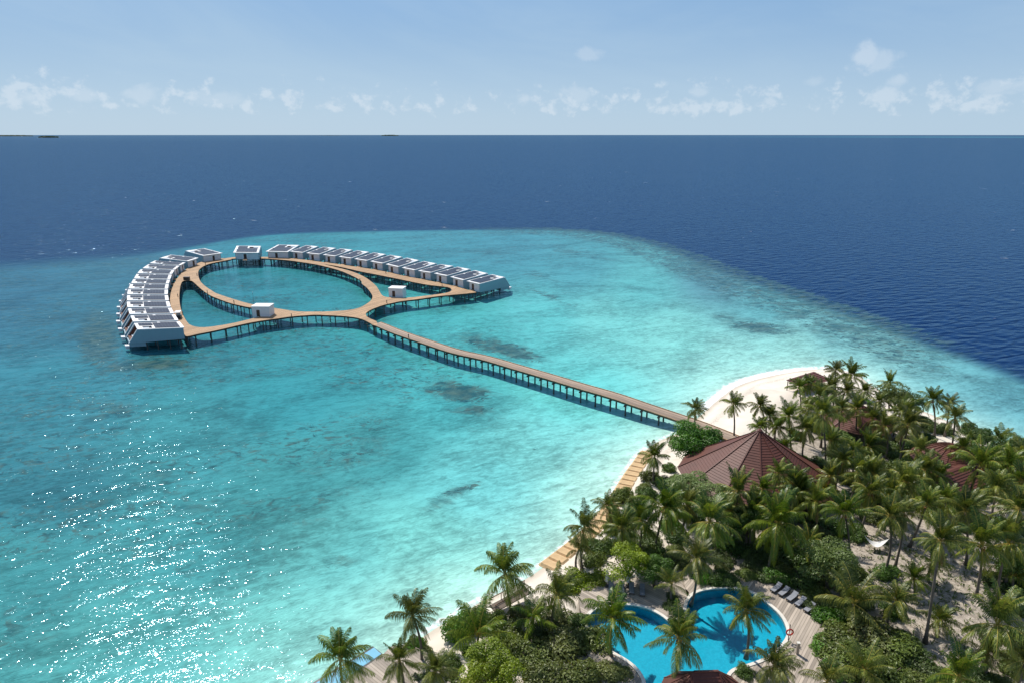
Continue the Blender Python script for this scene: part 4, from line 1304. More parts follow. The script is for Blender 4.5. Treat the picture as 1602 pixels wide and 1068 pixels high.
# hammock
p1, p2 = at(1352, 836, 3.6), at(1391, 842, 3.6)
t = thing('hammock', 'white hammock slung between palm trunks at the sandy clearing', 'hammock', tuple(p1))
b = MB(); dv = p2 - p1; sd = Vector((-dv.y, dv.x, 0)).normalized()
N_ = 12
for i in range(N_):
    f0, f1 = i / N_, (i + 1) / N_
    q = lambda f, s: dv * f + Vector((0, 0, -1.5 * math.sin(math.pi * f))) + sd * s * .75 * math.sin(math.pi * f) + Vector((0, 0, .25 * s * s * math.sin(math.pi * f)))
    for s0, s1 in ((-1, -.33), (-.33, .33), (.33, 1)):
        b.poly([q(f0, s0), q(f1, s0), q(f1, s1), q(f0, s1)])
b.build('bed', M['canvas'], t)
b = MB(); b.tube([(0, 0, 0), dv * .03 + Vector((0, 0, .35))], .03, 5); b.tube([tuple(dv), tuple(dv * .97 + Vector((0, 0, .35)))], .03, 5); b.build('rope', M['dark'], t)

# infinity pool terrace in the lower left corner
INFZ = 1.9
t = thing('infinity_pool', 'pale blue infinity pool at the lower left edge of the island', 'pool')
ip = W(INF_PX, INFZ)
b = MB(); b.prism(ip, INFZ - .06, INFZ); b.build('water', M['infwater'], t)
b = MB(); b.prism(offset(ip, .32), -.5, INFZ - .03, [ip]); b.build('edge', M['dark'], t)
dk = W([(597.5, 1024), (612, 1010), (640, 1006), (668, 1020), (700, 1045), (712, 1100), (520, 1110), (525, 1080), (562, 1049)], INFZ + .1)
t = thing('terrace_deck', 'pinkish timber terrace between the infinity pool and the palms', 'deck')
b = MB(); b.prism(dk, INFZ - .2, INFZ + .1); b.build('boards', M['pooldeck_b'], t)
b = MB(); b.prism(offset(dk, -.3), .2, INFZ - .21); b.build('base', M['beam'], t)
# railed steps to the beach
pA, pB = at(770, 952, 1.2), at(826, 922, 1.9)
t = thing('railed_walkway', 'short timber walkway with handrail leading to the beach above the lower left palms', 'walkway', tuple(pA))
dv = pB - pA; sd = Vector((-dv.y, dv.x, 0)).normalized()
b = MB(); b.bar((0, 0, 0), dv, 1.5, .14); b.build('boards', M['jetty'], t)
for s in (.75, -.75):
    b = MB(); b.bar(sd * s + Vector((0, 0, 1.05)), dv + sd * s + Vector((0, 0, 1.05)), .08, .08); b.build('handrail', M['redwood'], t)
    for f in (0.02, .33, .66, .98):
        b = MB(); q = dv * f + sd * s; b.tube([q, q + Vector((0, 0, 1.02))], .05, 6); b.build('baluster', M['beam'], t)
# sandbags
bag_px = smooth_loop([(1009, 706), (998, 722), (984, 742), (968, 768), (948, 798), (926, 824), (900, 848), (872, 870), (846, 890)], 6, False)
bp = [at(x + 5, y, .35) for x, y in bag_px]
dist = [0]
for i in range(1, len(bp)): dist.append(dist[-1] + (bp[i] - bp[i - 1]).length)
s, nb_ = 0.9, 0
bagme = []
for v in range(3):
    rg = random.Random(v)
    b = MB()
    nx, ny = 8, 8
    vv = {}
    for i in range(nx + 1):
        for j in range(ny + 1):
            x, y = -1.55 + 3.1 * i / nx, -.93 + 1.86 * j / ny
            e = min(min(i, nx - i) / nx, min(j, ny - j) / ny)
            z = .36 * (1 - (1 - min(1, e * 8)) ** 2) + rg.uniform(-.02, .02)
            vv[i, j] = (x, y, z)
    for i in range(nx):
        for j in range(ny):
            b.poly([vv[i, j], vv[i + 1, j], vv[i + 1, j + 1], vv[i, j + 1]])
    b.hexa([(-1.5, -.9, -.6), (1.5, -.9, -.6), (1.5, .9, -.6), (-1.5, .9, -.6), (-1.5, -.9, .01), (1.5, -.9, .01), (1.5, .9, .01), (-1.5, .9, .01)])
    bagme.append(b.mesh('sandbag', M['sandbag'], True))
while s < dist[-1] and nb_ < 29:
    i = max(j for j in range(len(bp) - 1) if dist[j] <= s)
    f = (s - dist[i]) / (dist[i + 1] - dist[i])
    p = bp[i].lerp(bp[i + 1], f); d = bp[i + 1] - bp[i]
    ob = link('sandbag', bagme[nb_ % 3], None, (p.x, p.y, .18))
    ob.rotation_euler = (0, 0, math.atan2(d.y, d.x) + math.pi / 2)
    tag(ob, 'flat tan sandbag along the waterline, %s counted from the red pavilion end' % ORD[nb_], 'sandbag', 'tan sandbags along the waterline')
    s += 1.9; nb_ += 1

# ------------------------------------------------------------------ palms


class LeafMesh:
    def __init__(self):
        self.v, self.f, self.m, self.t = [], [], [], []

    def add(self, verts, faces, mi, tone):
        i = len(self.v)
        self.v += verts
        for f in faces:
            self.f.append(tuple(i + q for q in f)); self.m.append(mi)
        self.t += [tone] * len(verts)

    def mesh(self, name, mats):
        me = bpy.data.meshes.new(name)
        me.from_pydata(self.v, [], self.f)
        for m_ in mats: me.materials.append(m_)
        me.polygons.foreach_set('material_index', self.m)
        a = me.attributes.new('tone', 'FLOAT', 'POINT'); a.data.foreach_set('value', np.array(self.t, np.float32))
        me.update()
        return me


def frond(lm, rg, az, el, length, droop, wind=0.0, nl=34, mi=(0, 1), base=(0, 0, 0), tone=0.5, leaf=0.95, hang=0.5):
    n = 11
    pts, tans = [], []
    p = Vector(base); e = el; seg = length / (n - 1)
    a = az
    for i in range(n):
        s = i / (n - 1)
        e = el - droop * s ** 1.4
        d = Vector((math.cos(a) * math.cos(e), math.sin(a) * math.cos(e), math.sin(e)))
        d = (d + Vector((wind, wind * .3, 0)) * s * .6).normalized()
        pts.append(p.copy()); tans.append(d)
        p = p + d * seg
    up = Vector((0, 0, 1))
    # stalk
    ring = []
    for i in range(n):
        r_ = 0.055 * (1 - .85 * i / (n - 1))
        s_ = tans[i].cross(up); s_ = s_.normalized() if s_.length > .05 else Vector((-math.sin(az), math.cos(az), 0))
        u_ = s_.cross(tans[i])
        ring += [tuple(pts[i] + s_ * r_), tuple(pts[i] - s_ * r_), tuple(pts[i] + u_ * r_ * 1.2)]
    fs = []
    for i in range(n - 1):
        for j in range(3):
            q, w_ = i * 3 + j, i * 3 + (j + 1) % 3
            fs.append((q, w_, w_ + 3, q + 3))
    lm.add(ring, fs, mi[1], tone)
    for k_ in range(nl):
        s = 0.16 + 0.84 * (k_ + rg.uniform(-.3, .3)) / nl
        s = min(max(s, .12), .99)
        x = s * (n - 1); i = min(int(x), n - 2); f = x - i
        q = pts[i].lerp(pts[i + 1], f); tg = tans[i].lerp(tans[i + 1], f).normalized()
        sd = tg.cross(up)
        sd = sd.normalized() if sd.length > .05 else Vector((-math.sin(az), math.cos(az), 0))
        nu = sd.cross(tg)
        ll = leaf * (math.sin(math.pi * min(1, .18 + .80 * s)) ** .55) * rg.uniform(.85, 1.1)
        fwd = .45 + .75 * s
        for sg in (1, -1):
            d = (sd * sg + tg * (fwd + rg.uniform(-.2, .25)) + nu * rg.uniform(.0, .4) + up * -.2 * hang).normalized()
            mid = q + d * ll * .45 + up * (-.16 * ll * hang)
            d2 = (d * .8 + up * (-hang * rg.uniform(1.0, 2.2)) + Vector((wind, .3 * wind, 0)) * .8).normalized()
            tip = mid + d2 * ll * rg.uniform(.5, .72)
            w_ = tg * .046
            tn = min(1, max(0, tone + rg.uniform(-.34, .34)))
            lm.add([tuple(q - w_ * .6), tuple(q + w_ * .6), tuple(mid + w_), tuple(mid - w_), tuple(tip)], [(0, 1, 2, 3), (3, 2, 4)], mi[0], tn)


def make_crown(seed, young=False):
    rg = random.Random(seed)
    lm = LeafMesh()
    n = rg.randint(25, 33) if not young else rg.randint(13, 16)
    wind = rg.uniform(.15, .45)
    for i in range(n):
        f = i / (n - 1)                     # 0 youngest, 1 oldest
        az = i * 2.39996 + rg.uniform(-.55, .55)
        ln = rg.uniform(3.6, 5.0)
        if young:
            el, dr = R(80 - 70 * f + rg.uniform(-8, 8)), R(rg.uniform(45, 80)); ln *= .95
        elif f < .36:                       # upright tuft
            el, dr = R(rg.uniform(62, 90)), R(rg.uniform(28, 75)); ln *= rg.uniform(.72, .98)
        elif f < .68:                       # arching out
            el, dr = R(rg.uniform(12, 58)), R(rg.uniform(65, 112))
        else:                               # hanging round the trunk
            el, dr = R(rg.uniform(-72, 2)), R(rg.uniform(25, 62)); ln *= rg.uniform(.75, .98)
        frond(lm, rg, az, el, ln, dr, wind, 40, base=(math.cos(az) * .12, math.sin(az) * .12, .15 * (1 - f)),
              tone=min(1, .12 + .55 * f ** 1.5 + rg.uniform(-.12, .30)), leaf=rg.uniform(.95, 1.35), hang=.45 + .95 * f)
    return lm.mesh('crown', [M['palm'], M['rachis']])


def make_dead(seed):
    rg = random.Random(seed); lm = LeafMesh()
    for i in range(rg.randint(1, 3)):
        frond(lm, rg, rg.uniform(0, 6.28), R(-50), 3.3, R(35), .05, 22, mi=(0, 0), base=(0, 0, -.3), tone=rg.random(), leaf=.7, hang=1.0)
    return lm.mesh('dead_frond', [M['deadleaf']])


def make_nuts(seed):
    rg = random.Random(seed); bm = bmesh.new()
    for i in range(9):
        a = rg.uniform(0, 6.28)
        mt = Matrix.Translation((math.cos(a) * rg.uniform(.2, .42), math.sin(a) * rg.uniform(.2, .42), -.25 - rg.uniform(0, .35)))
        bmesh.ops.create_icosphere(bm, subdivisions=1, radius=.15, matrix=mt)
    me = bpy.data.meshes.new('coconut_cluster'); bm.to_mesh(me); bm.free(); me.materials.append(M['coconut'])
    return me


CROWNS = [make_crown(100 + i) for i in range(11)]
YOUNG = [make_crown(300 + i, True) for i in range(4)]
DEADS = [make_dead(i) for i in range(5)]
NUTS = [make_nuts(i) for i in range(3)]
RG = random.Random(77)

ZONES = [(610, 1030, 'by the lower left infinity pool'), (790, 950, 'on the shore left of the swimming pool'), (935, 815, 'beside the tan sandbags on the beach'),
         (1090, 830, 'between the large red pavilion and the pool'), (1050, 690, 'between jetty end and large red pavilion'), (970, 975, 'over the left lobe of the pool'), (1150, 985, 'over the right lobe of the pool'),
         (1190, 640, 'on the beach behind the large red pavilion'), (1250, 605, 'by the flat roofed beach shelter'), (1320, 590, 'at the tip of the island'), (1270, 690, 'along the right slope of the large red roof'),
         (1345, 680, 'around the half hidden red roof'), (1400, 625, 'right of the thatched parasol'), (1480, 640, 'behind the rounded pavilion'), (1430, 720, 'left of the rounded pavilion'),
         (1560, 720, 'right of the rounded pavilion'), (1240, 800, 'in front of the large pavilion\'s right half'), (1340, 790, 'in the grove left of the hammock'), (1440, 790, 'above the sandy clearing'),
         (1560, 790, 'at the right edge above the clearing'), (1480, 890, 'on the sandy clearing'), (1290, 910, 'at the outer edge of the right pool deck'), (1360, 1010, 'in the thicket right of the gazebo'), (1540, 1010, 'in the lower right corner'),
         (1240, 1040, 'beside the gazebo'), (860, 1020, 'in the thicket left of the pool')]


def zone(px, py):
    return min(ZONES, key=lambda q: ((q[0] - px)) ** 2 + ((q[1] - py) * 1.25) ** 2)[2]


PALMS = []   # (hub px, base px or None, radius px, height if no base, young)


def P_(x, y, r, base=None, h=8.0, young=False):
    PALMS.append((x, y, r, base, h, young))


for a in [(532, 1031, 56, None, 6.0), (646, 964, 46, (659, 1040)), (625, 1033, 34, None, 4.5), (681, 1049, 40, None, 4.5), (790, 898, 52, (801, 953)),
          (872, 930, 45, None, 5.0), (958, 969, 52, (957, 1029)), (1062, 999, 54, (1063, 1084)), (1167, 955, 44, (1167, 1030)), (1212, 1041, 48, None, 4.0),
          (1089, 875, 46, (1081, 946)), (1110, 816, 50, None, 8.0), (1218, 821, 58, None, 8.0), (1039, 795, 50, None, 7.5), (1155, 771, 42, None, 9.0),
          (1193, 765, 28, None, 9.0), (1218, 741, 19, None, 9.5), (1242, 757, 36, None, 7.5), (914, 826, 36, (911, 884)), (972, 826, 42, None, 6.0), (952, 793, 27, None, 4.0),
          (1024, 715, 29, (1022, 752)), (1088, 640, 21, (1088, 672)), (1147, 632, 25, (1148, 684)), (1189, 635, 21, (1196, 690)), (1204, 652, 23, (1210, 697)), (1189, 669, 21, None, 5.0),
          (1234, 652, 30, (1239, 717)), (1287, 648, 36, (1291, 752)), (1281, 622, 30, (1284, 700)), (1250, 606, 22, (1253, 640)), (1265, 601, 20, (1268, 640)), (1307, 579, 20, (1306, 622)),
          (1331, 588, 24, (1327, 617)), (1300, 606, 26, (1300, 650)), (1341, 640, 29, (1340, 692)), (1393, 599, 19, (1392, 640)), (1459, 626, 26, (1462, 682)), (1485, 632, 20, (1478, 680)),
          (1494, 654, 29, (1484, 724)), (1422, 665, 30, (1405, 733)), (1411, 645, 27, None, 8.0), (1358, 699, 28, None, 6.0), (1336, 707, 25, None, 6.0), (1467, 744, 25, None, 6.0),
          (1535, 729, 42, None, 8.0), (1579, 729, 38, None, 8.0), (1418, 757, 42, None, 8.0), (1366, 742, 36, None, 7.0), (1392, 778, 34, None, 6.0), (1322, 803, 44, (1328, 899)),
          (1392, 807, 40, (1383, 899)), (1414, 803, 32, (1399, 890)), (1471, 846, 44, (1447, 1008)), (1510, 799, 44, (1511, 885)), (1536, 852, 46, (1526, 936)), (1594, 796, 42, (1571, 923)),
          (1277, 785, 36, None, 7.0), (1362, 770, 36, None, 7.0), (1450, 790, 38, None, 8.0), (1402, 940, 40, None, 4.5), (1560, 977, 60, None, 7.5),
          (1602, 1035, 40, None, 5.0), (1500, 1060, 50, None, 4.0), (1294, 1066, 42, None, 3.5), (1480, 785, 36, None, 7.0), (1560, 765, 38, None, 7.5), (1597, 752, 38, None, 7.5),
          (1300, 690, 30, None, 7.0), (1318, 722, 32, None, 6.5), (1440, 705, 30, None, 7.0), (1447, 735, 32, None, 7.0), (1262, 672, 28, None, 7.5), (1312, 640, 26, None, 8.0),
          (1365, 655, 28, None, 7.0), (1345, 742, 34, None, 6.5), 
          (1265, 640, 26, None, 8.0), (1325, 612, 22, None, 7.0), (1385, 668, 28, None, 7.0), (1250, 770, 34, None, 6.5), (1180, 800, 38, None, 6.0), (1075, 790, 36, None, 6.0), (1003, 815, 38, None, 5.5),
          (1578, 850, 42, (1560, 940)), (1300, 745, 30, None, 6.0), (1505, 700, 26, None, 6.0), (1565, 690, 28, None, 5.0), (1600, 715, 34, None, 6.0), (1215, 668, 22, None, 6.5)]:
    P_(*a)
for a in [(749, 994, 62, None, 2.0), (835, 968, 42, None, 2.5), (1051, 913, 27, None, 3.0), (1336, 944, 60, None, 3.0), (1353, 1048, 48, None, 2.5), (1265, 850, 34, None, 3.0), (905, 860, 24, None, 2.5), (1585, 900, 34, None, 3.0)]:
    P_(*a[:4], a[4], True)
for a in [(1140, 798, 30, None, 7.0), (1180, 806, 34, None, 6.5), (1375, 628, 18, None, 5.0), (1420, 640, 20, None, 6.0), (1352, 612, 18, None, 4.5), (1520, 692, 18, None, 4.0), (1228, 700, 20, None, 6.0), (1460, 880, 26, None, 3.5), (1430, 905, 24, None, 3.0), (1545, 1020, 34, None, 3.5), (1470, 970, 22, None, 2.5)]:
    P_(*a)

palm_rows = []
for i, (x, y, r, base, h, young) in enumerate(PALMS):
    h = h * (0.92 if base is None else 1)
    if base:
        g0 = at(base[0], base[1], 1.2)
        d = ray_dir(x, y); t_ = (g0.y + RG.uniform(-.6, .6)) / d.y
        hub = Vector((d.x * t_, d.y * t_, CAM_H + d.z * t_))
        if hub.z < 3.5: hub = at(x, y, 4.5); g0 = Vector((hub.x, hub.y, 0))
    else:
        hub = at(x, y, 1.3 + h)
        g0 = hub + Vector((RG.uniform(-.16, .16) * h, RG.uniform(-.1, .1) * h, 0))
    g0.z = max(ground_z(g0.x, g0.y), .2) - .15
    zc = hub.y * CP - (hub.z - CAM_H) * SP
    sc = min(max(r * zc / FPX / 4.1, .62), 1.4)
    palm_rows.append((i, x, y, hub, g0, sc, young, zone(x, y)))

ADJ_S = ('short', 'tall')
cnt = {}
for row in sorted(palm_rows, key=lambda q: q[1]):
    z_ = (row[7], row[6]); cnt.setdefault(z_, []).append(row[0])
for i, x, y, hub, g0, sc, young, zn in palm_rows:
    seq = cnt[(zn, young)]
    kind = 'young stemless palm' if young else 'coconut palm'
    if len(seq) == 1:
        lb = ('low ' if young else 'lone ') + kind + ' ' + zn
        lb = lb.replace('lone coconut', 'single coconut')
    else:
        lb = '%s %s, %s from left' % (kind, zn, ORD[seq.index(i)])
    t = thing('palm_tree', lb, 'palm', tuple(g0), 0, 'coconut palms across the island')
    rel = hub - g0
    b = MB()
    pts, rad = [], []
    bend = Vector((rel.x, rel.y, 0)) * RG.uniform(.1, .45)
    side = Vector((RG.uniform(-.35, .35), RG.uniform(-.25, .25), 0))
    n = 9
    for j in range(n + 1):
        f = j / n
        q = rel * f + (-bend * 0.5 + side) * math.sin(math.pi * f)
        pts.append(q)
        rad.append((0.165 + .15 * max(0, 1 - f * 7) - .05 * f + (.012 if j % 2 else 0)) * (.9 + .2 * sc))
    b.tube(pts, rad, 8)
    b.build('trunk', M['bark'], t, True)
    c = link('crown', RG.choice(YOUNG if young else CROWNS), t, tuple(rel))
    tl = Vector((rel.x, rel.y, 0)) / max(rel.z, 1)
    c.rotation_euler = (-tl.y * .35 + RG.uniform(-.1, .1), tl.x * .35 + RG.uniform(-.1, .1), RG.uniform(-.7, .7))
    c.scale = (sc * RG.uniform(.92, 1.08), sc * RG.uniform(.95, 1.05), sc * RG.uniform(.95, 1.2))
    if not young and RG.random() < .45:
        dd = link('dead_frond', RG.choice(DEADS), t, tuple(rel)); dd.rotation_euler = (0, 0, RG.uniform(0, 6.28)); dd.scale = (sc,) * 3
    if not young and RG.random() < .6:
        dd = link('coconut_cluster', RG.choice(NUTS), t, tuple(rel)); dd.rotation_euler = (0, 0, RG.uniform(0, 6.28)); dd.scale = (sc,) * 3

# ------------------------------------------------------------------ shrubs and broadleaf trees


def leaf_cloud(seed, lobes, n, size, spread=(1, 1, .75), dome=True, mats='lf_dark', jag=0.0):
    rg = np.random.default_rng(seed)
    C = []
    for i in range(lobes):
        a = rg.uniform(0, 2 * np.pi); r_ = math.sqrt(rg.uniform(0, 1)) * .72
        zz = rg.uniform(.05, .75) * math.sqrt(max(.05, 1 - r_ * r_)) if dome else rg.uniform(-.6, .6) * math.sqrt(max(.05, 1 - r_ * r_))
        C.append((r_ * math.cos(a), r_ * math.sin(a), zz, rg.uniform(.20, .40)))
    if dome:
        C.append((0, 0, .18, .62))
    C = np.array(C)
    wgt = C[:, 3] ** 2; wgt = wgt / wgt.sum()
    pick = rg.choice(len(C), n, p=wgt)
    d = rg.normal(size=(n, 3)); d /= np.linalg.norm(d, axis=1)[:, None]
    d[:, 2] = np.where(d[:, 2] < -.35, -d[:, 2], d[:, 2])
    rr = C[pick, 3] * (1 - rg.uniform(0, .35, n) ** 1.5 + jag * np.abs(rg.normal(size=n)) * .3)
    p = (C[pick, :3] + d * rr[:, None])
    lobe_t = rg.uniform(-.2, .2, len(C))[pick]
    p *= np.array(spread)
    nn = d + rg.normal(size=(n, 3)) * .55 + np.array([0, 0, .35]); nn /= np.linalg.norm(nn, axis=1)[:, None]
    u = np.cross(nn, rg.normal(size=(n, 3))); u /= np.maximum(np.linalg.norm(u, axis=1), 1e-4)[:, None]
    v = np.cross(nn, u)
    s = size * rg.uniform(.6, 1.25, n)[:, None]
    q = np.stack([p - u * s, p + v * s * .5 + nn * s * .12, p + u * s, p - v * s * .5 + nn * s * .12], 1).reshape(-1, 3)
    tone = np.clip(.5 + lobe_t + rg.normal(size=n) * .2, 0, 1)
    me = bpy.data.meshes.new('foliage')
    me.from_pydata(q.tolist(), [], np.arange(4 * n).reshape(n, 4).tolist())
    me.materials.append(M[mats])
    a = me.attributes.new('tone', 'FLOAT', 'POINT'); a.data.foreach_set('value', np.repeat(tone, 4).astype(np.float32))
    me.update()
    return me


FOL = {}
for kd, mt in (('dark', 'lf_dark'), ('olive', 'lf_olive'), ('bright', 'lf_bright'), ('lime', 'lf_lime'), ('pale', 'lf_pale')):
    FOL[kd] = [leaf_cloud(hash_, 17, 3600, .062, dome=True, mats=mt, jag=.5) for hash_ in (11, 23, 37)]
FOL['flower'] = [leaf_cloud(5, 9, 900, .08, mats='lf_flower', jag=.5)]


def stems(seed, h):
    rg = random.Random(seed); b = MB()
    for i in range(6):
        a = rg.uniform(0, 6.28); r_ = rg.uniform(.25, .6)
        b.tube([(math.cos(a) * .08, math.sin(a) * .08, -.3), (math.cos(a) * r_ * .5, math.sin(a) * r_ * .5, h * .35), (math.cos(a) * r_, math.sin(a) * r_, h * .72)], [.05, .035, .015], 5)
    return b.mesh('stem', M['bark2'], True)


STEMS = [stems(i, 1.0) for i in range(3)]
BUSH = []     # px, py of the crown middle, radius px, kind, aspect


def B_(*rows):
    for q in rows: BUSH.append(q)


B_((1018, 738, 17, 'olive', .7), (1037, 748, 19, 'dark', .7), (1008, 758, 17, 'olive', .7), (1048, 727, 14, 'bright', .7), (990, 778, 16, 'olive', .7), (1056, 745, 18, 'olive', .7), (925, 846, 18, 'dark', .7), (960, 815, 20, 'olive', .7),
   (905, 897, 34, 'lime', .55), (938, 900, 26, 'lime', .6), (880, 910, 24, 'lime', .5), (1000, 792, 26, 'dark', .6), (975, 768, 20, 'olive', .7), (1012, 765, 22, 'dark', .6),
   (1048, 772, 22, 'pale', .7), (1055, 790, 24, 'bright', .7), (770, 1050, 46, 'lime', .95), (735, 1066, 30, 'lime', .8), (830, 1010, 44, 'olive', .65), (880, 1000, 46, 'olive', .65), (930, 990, 40, 'olive', .65),
   (955, 1045, 34, 'olive', .65), (905, 1048, 48, 'olive', .7), (850, 1055, 46, 'olive', .7), (800, 985, 34, 'olive', .6), (865, 965, 36, 'olive', .6), (905, 965, 26, 'dark', .65), (720, 970, 30, 'bright', .9), (745, 960, 24, 'olive', .9),
   (770, 965, 26, 'olive', .8), (738, 1012, 17, 'bright', .7), (705, 1030, 26, 'dark', .6), (1165, 1046, 19, 'bright', .9), (1050, 945, 16, 'dark', .7), (1062, 958, 15, 'dark', .7), (1068, 972, 13, 'bright', .7), (1052, 932, 14, 'dark', .8),
   (1292, 893, 36, 'olive', .7), (1258, 902, 32, 'dark', .7), (1325, 893, 30, 'olive', .7), (1245, 865, 34, 'dark', .7), (1275, 858, 30, 'bright', .7), (1305, 862, 28, 'pale', .7), (1215, 880, 30, 'dark', .6), (1180, 880, 26, 'dark', .6), (1190, 860, 28, 'dark', .7),
   (1150, 850, 30, 'dark', .6), (1130, 870, 24, 'dark', .6), (1320, 1000, 48, 'olive', .65), (1362, 988, 50, 'olive', .65), (1405, 1005, 48, 'olive', .65), (1340, 1030, 50, 'olive', .65), (1430, 1028, 36, 'dark', .65), (1462, 1050, 34, 'dark', .65),
   (1298, 1003, 34, 'bright', .6), (1285, 1018, 20, 'bright', .55), (1312, 1040, 32, 'bright', .6), (1390, 1045, 46, 'olive', .65), (1430, 1060, 34, 'olive', .6), (1302, 960, 30, 'bright', .6), (1385, 890, 24, 'dark', .7), (1345, 895, 22, 'olive', .7),
   (1310, 735, 24, 'dark', .7), (1280, 722, 22, 'dark', .7), (1255, 715, 18, 'bright', .8), (1330, 745, 24, 'dark', .6), (1300, 770, 26, 'dark', .6), (1260, 800, 30, 'dark', .6), (1210, 790, 26, 'dark', .6), (1160, 800, 28, 'dark', .6), (1130, 795, 26, 'bright', .6),
   (1085, 800, 26, 'dark', .6), (1060, 830, 28, 'dark', .6), (1020, 840, 28, 'dark', .65), (1060, 870, 26, 'olive', .65), (1030, 890, 26, 'bright', .7), (1010, 862, 24, 'olive', .7), (1160, 835, 30, 'dark', .6), (1135, 845, 26, 'bright', .6), (990, 850, 26, 'olive', .65),
   (945, 850, 26, 'dark', .6), (930, 870, 22, 'olive', .6), (985, 805, 24, 'olive', .6), (1590, 880, 36, 'dark', .8), (1570, 905, 30, 'dark', .7), (1600, 910, 30, 'dark', .7), (1590, 945, 26, 'olive', .6), (1600, 1000, 30, 'olive', .6), (1375, 735, 28, 'dark', .6), (1350, 720, 26, 'olive', .6), (1400, 760, 28, 'dark', .6),
   (1430, 780, 30, 'dark', .6), (1345, 775, 28, 'dark', .6), (1365, 800, 28, 'olive', .6), (1340, 830, 26, 'dark', .7), (1300, 820, 30, 'dark', .7), (1280, 830, 28, 'olive', .7), (1460, 760, 28, 'dark', .6), (1490, 780, 30, 'dark', .6), (1520, 770, 28, 'dark', .6), (1550, 760, 30, 'dark', .6),
   (1580, 770, 30, 'dark', .6), (1540, 815, 28, 'dark', .6), (1575, 820, 30, 'dark', .7), (1600, 830, 30, 'dark', .7), (1490, 830, 22, 'olive', .6), (1385, 690, 26, 'dark', .6), (1360, 675, 24, 'bright', .6), (1325, 665, 24, 'dark', .6), (1430, 690, 24, 'dark', .6), (1450, 680, 22, 'dark', .7), (1410, 710, 26, 'dark', .6),
   (1300, 665, 22, 'dark', .6), (1275, 655, 20, 'dark', .6), (1330, 630, 18, 'bright', .5), (1355, 625, 14, 'bright', .5), (1370, 640, 20, 'dark', .6), (1460, 660, 20, 'dark', .8), (1480, 665, 18, 'dark', .7), (1530, 700, 16, 'bright', .6), (1545, 745, 26, 'dark', .6), (1430, 735, 26, 'dark', .6), (1450, 720, 22, 'dark', .6), (1215, 690, 14, 'bright', .9),
   (1245, 675, 18, 'dark', .8), (1056, 684, 14, 'olive', .8), (1580, 715, 28, 'dark', .6), (1600, 745, 28, 'dark', .6), (1330, 700, 24, 'olive', .6), (1310, 695, 20, 'dark', .6), (1500, 745, 22, 'dark', .6), (1480, 760, 24, 'olive', .6), (700, 1060, 30, 'olive', .6), (660, 1062, 28, 'dark', .6), (640, 1045, 20, 'dark', .6), (815, 950, 22, 'olive', .7), (840, 985, 26, 'dark', .6),
   (1230, 905, 24, 'dark', .6), (1200, 900, 20, 'dark', .5), (1280, 925, 28, 'olive', .7), (1270, 945, 20, 'dark', .6), (1330, 960, 30, 'dark', .6), (1480, 1062, 30, 'olive', .6), (1530, 1062, 30, 'dark', .6), (1240, 830, 30, 'dark', .6), (1210, 845, 28, 'dark', .6))
fill = random.Random(31)
FZ = [((1330, 700, 1600, 825), 34), ((1095, 845, 1240, 905), 12), ((1440, 1015, 1602, 1068), 9), ((1265, 650, 1420, 720), 14), ((1430, 650, 1602, 745), 10), ((900, 800, 1060, 860), 9), ((1290, 930, 1400, 975), 5), ((640, 1000, 720, 1068), 5)]
keep_clear = [(1185, 730, 115, 75), (1481, 705, 40, 32), (1347, 645, 45, 28), (1100, 985, 150, 66), (1500, 900, 110, 70)]
for (x0_, y0_, x1_, y1_), n_ in FZ:
    k_n = 0
    while k_n < n_:
        x_, y_ = fill.uniform(x0_, x1_), fill.uniform(y0_, y1_)
        if any(((x_ - a_) / u_) ** 2 + ((y_ - b_) / v_) ** 2 < 1 for a_, b_, u_, v_ in keep_clear):
            k_n += .2; continue
        B_((x_, y_, fill.uniform(16, 27), fill.choice(['dark', 'olive', 'bright', 'olive', 'pale']), fill.uniform(.55, .85))); k_n += 1
DESC = {'dark': 'dark green bush', 'olive': 'olive green bush', 'bright': 'fresh green bush', 'lime': 'yellow green bush', 'pale': 'pale green bush'}
rows = []
for i, (x, y, r, kd, asp) in enumerate(BUSH):
    hgt = None
    p = at(x, y, 2.3)
    for _ in range(2):
        zc = p.y * CP - (p.z - CAM_H) * SP
        rw = r * zc / FPX
        p = at(x, y, 1.0 + rw * asp * .8)
    rows.append((i, x, y, p, rw, kd, asp, zone(x, y)))
cnt = {}
for q in sorted(rows, key=lambda q: q[1]):
    cnt.setdefault((q[7], q[5]), []).append(q[0])
for i, x, y, p, rw, kd, asp, zn in rows:
    seq = cnt[(zn, kd)]
    lb = DESC[kd] + ' ' + zn if len(seq) == 1 else '%s %s, %s from left' % (DESC[kd], zn, ORD[seq.index(i)])
    if len(seq) == 1: lb = 'single ' + lb
    g = max(ground_z(p.x, p.y), .2)
    t = thing('shrub', lb, 'bush', (p.x, p.y, g - .1), RG.uniform(0, 6.28), 'bushes under the palms')
    zsc = max((p.z - g) * 1.7, rw * asp * 1.3)
    f = link('foliage', RG.choice(FOL[kd]), t); f.scale = (rw * RG.uniform(.95, 1.1), rw * RG.uniform(.9, 1.05), zsc)
    s = link('stem', RG.choice(STEMS), t); s.scale = (rw * .9, rw * .9, zsc * .9)


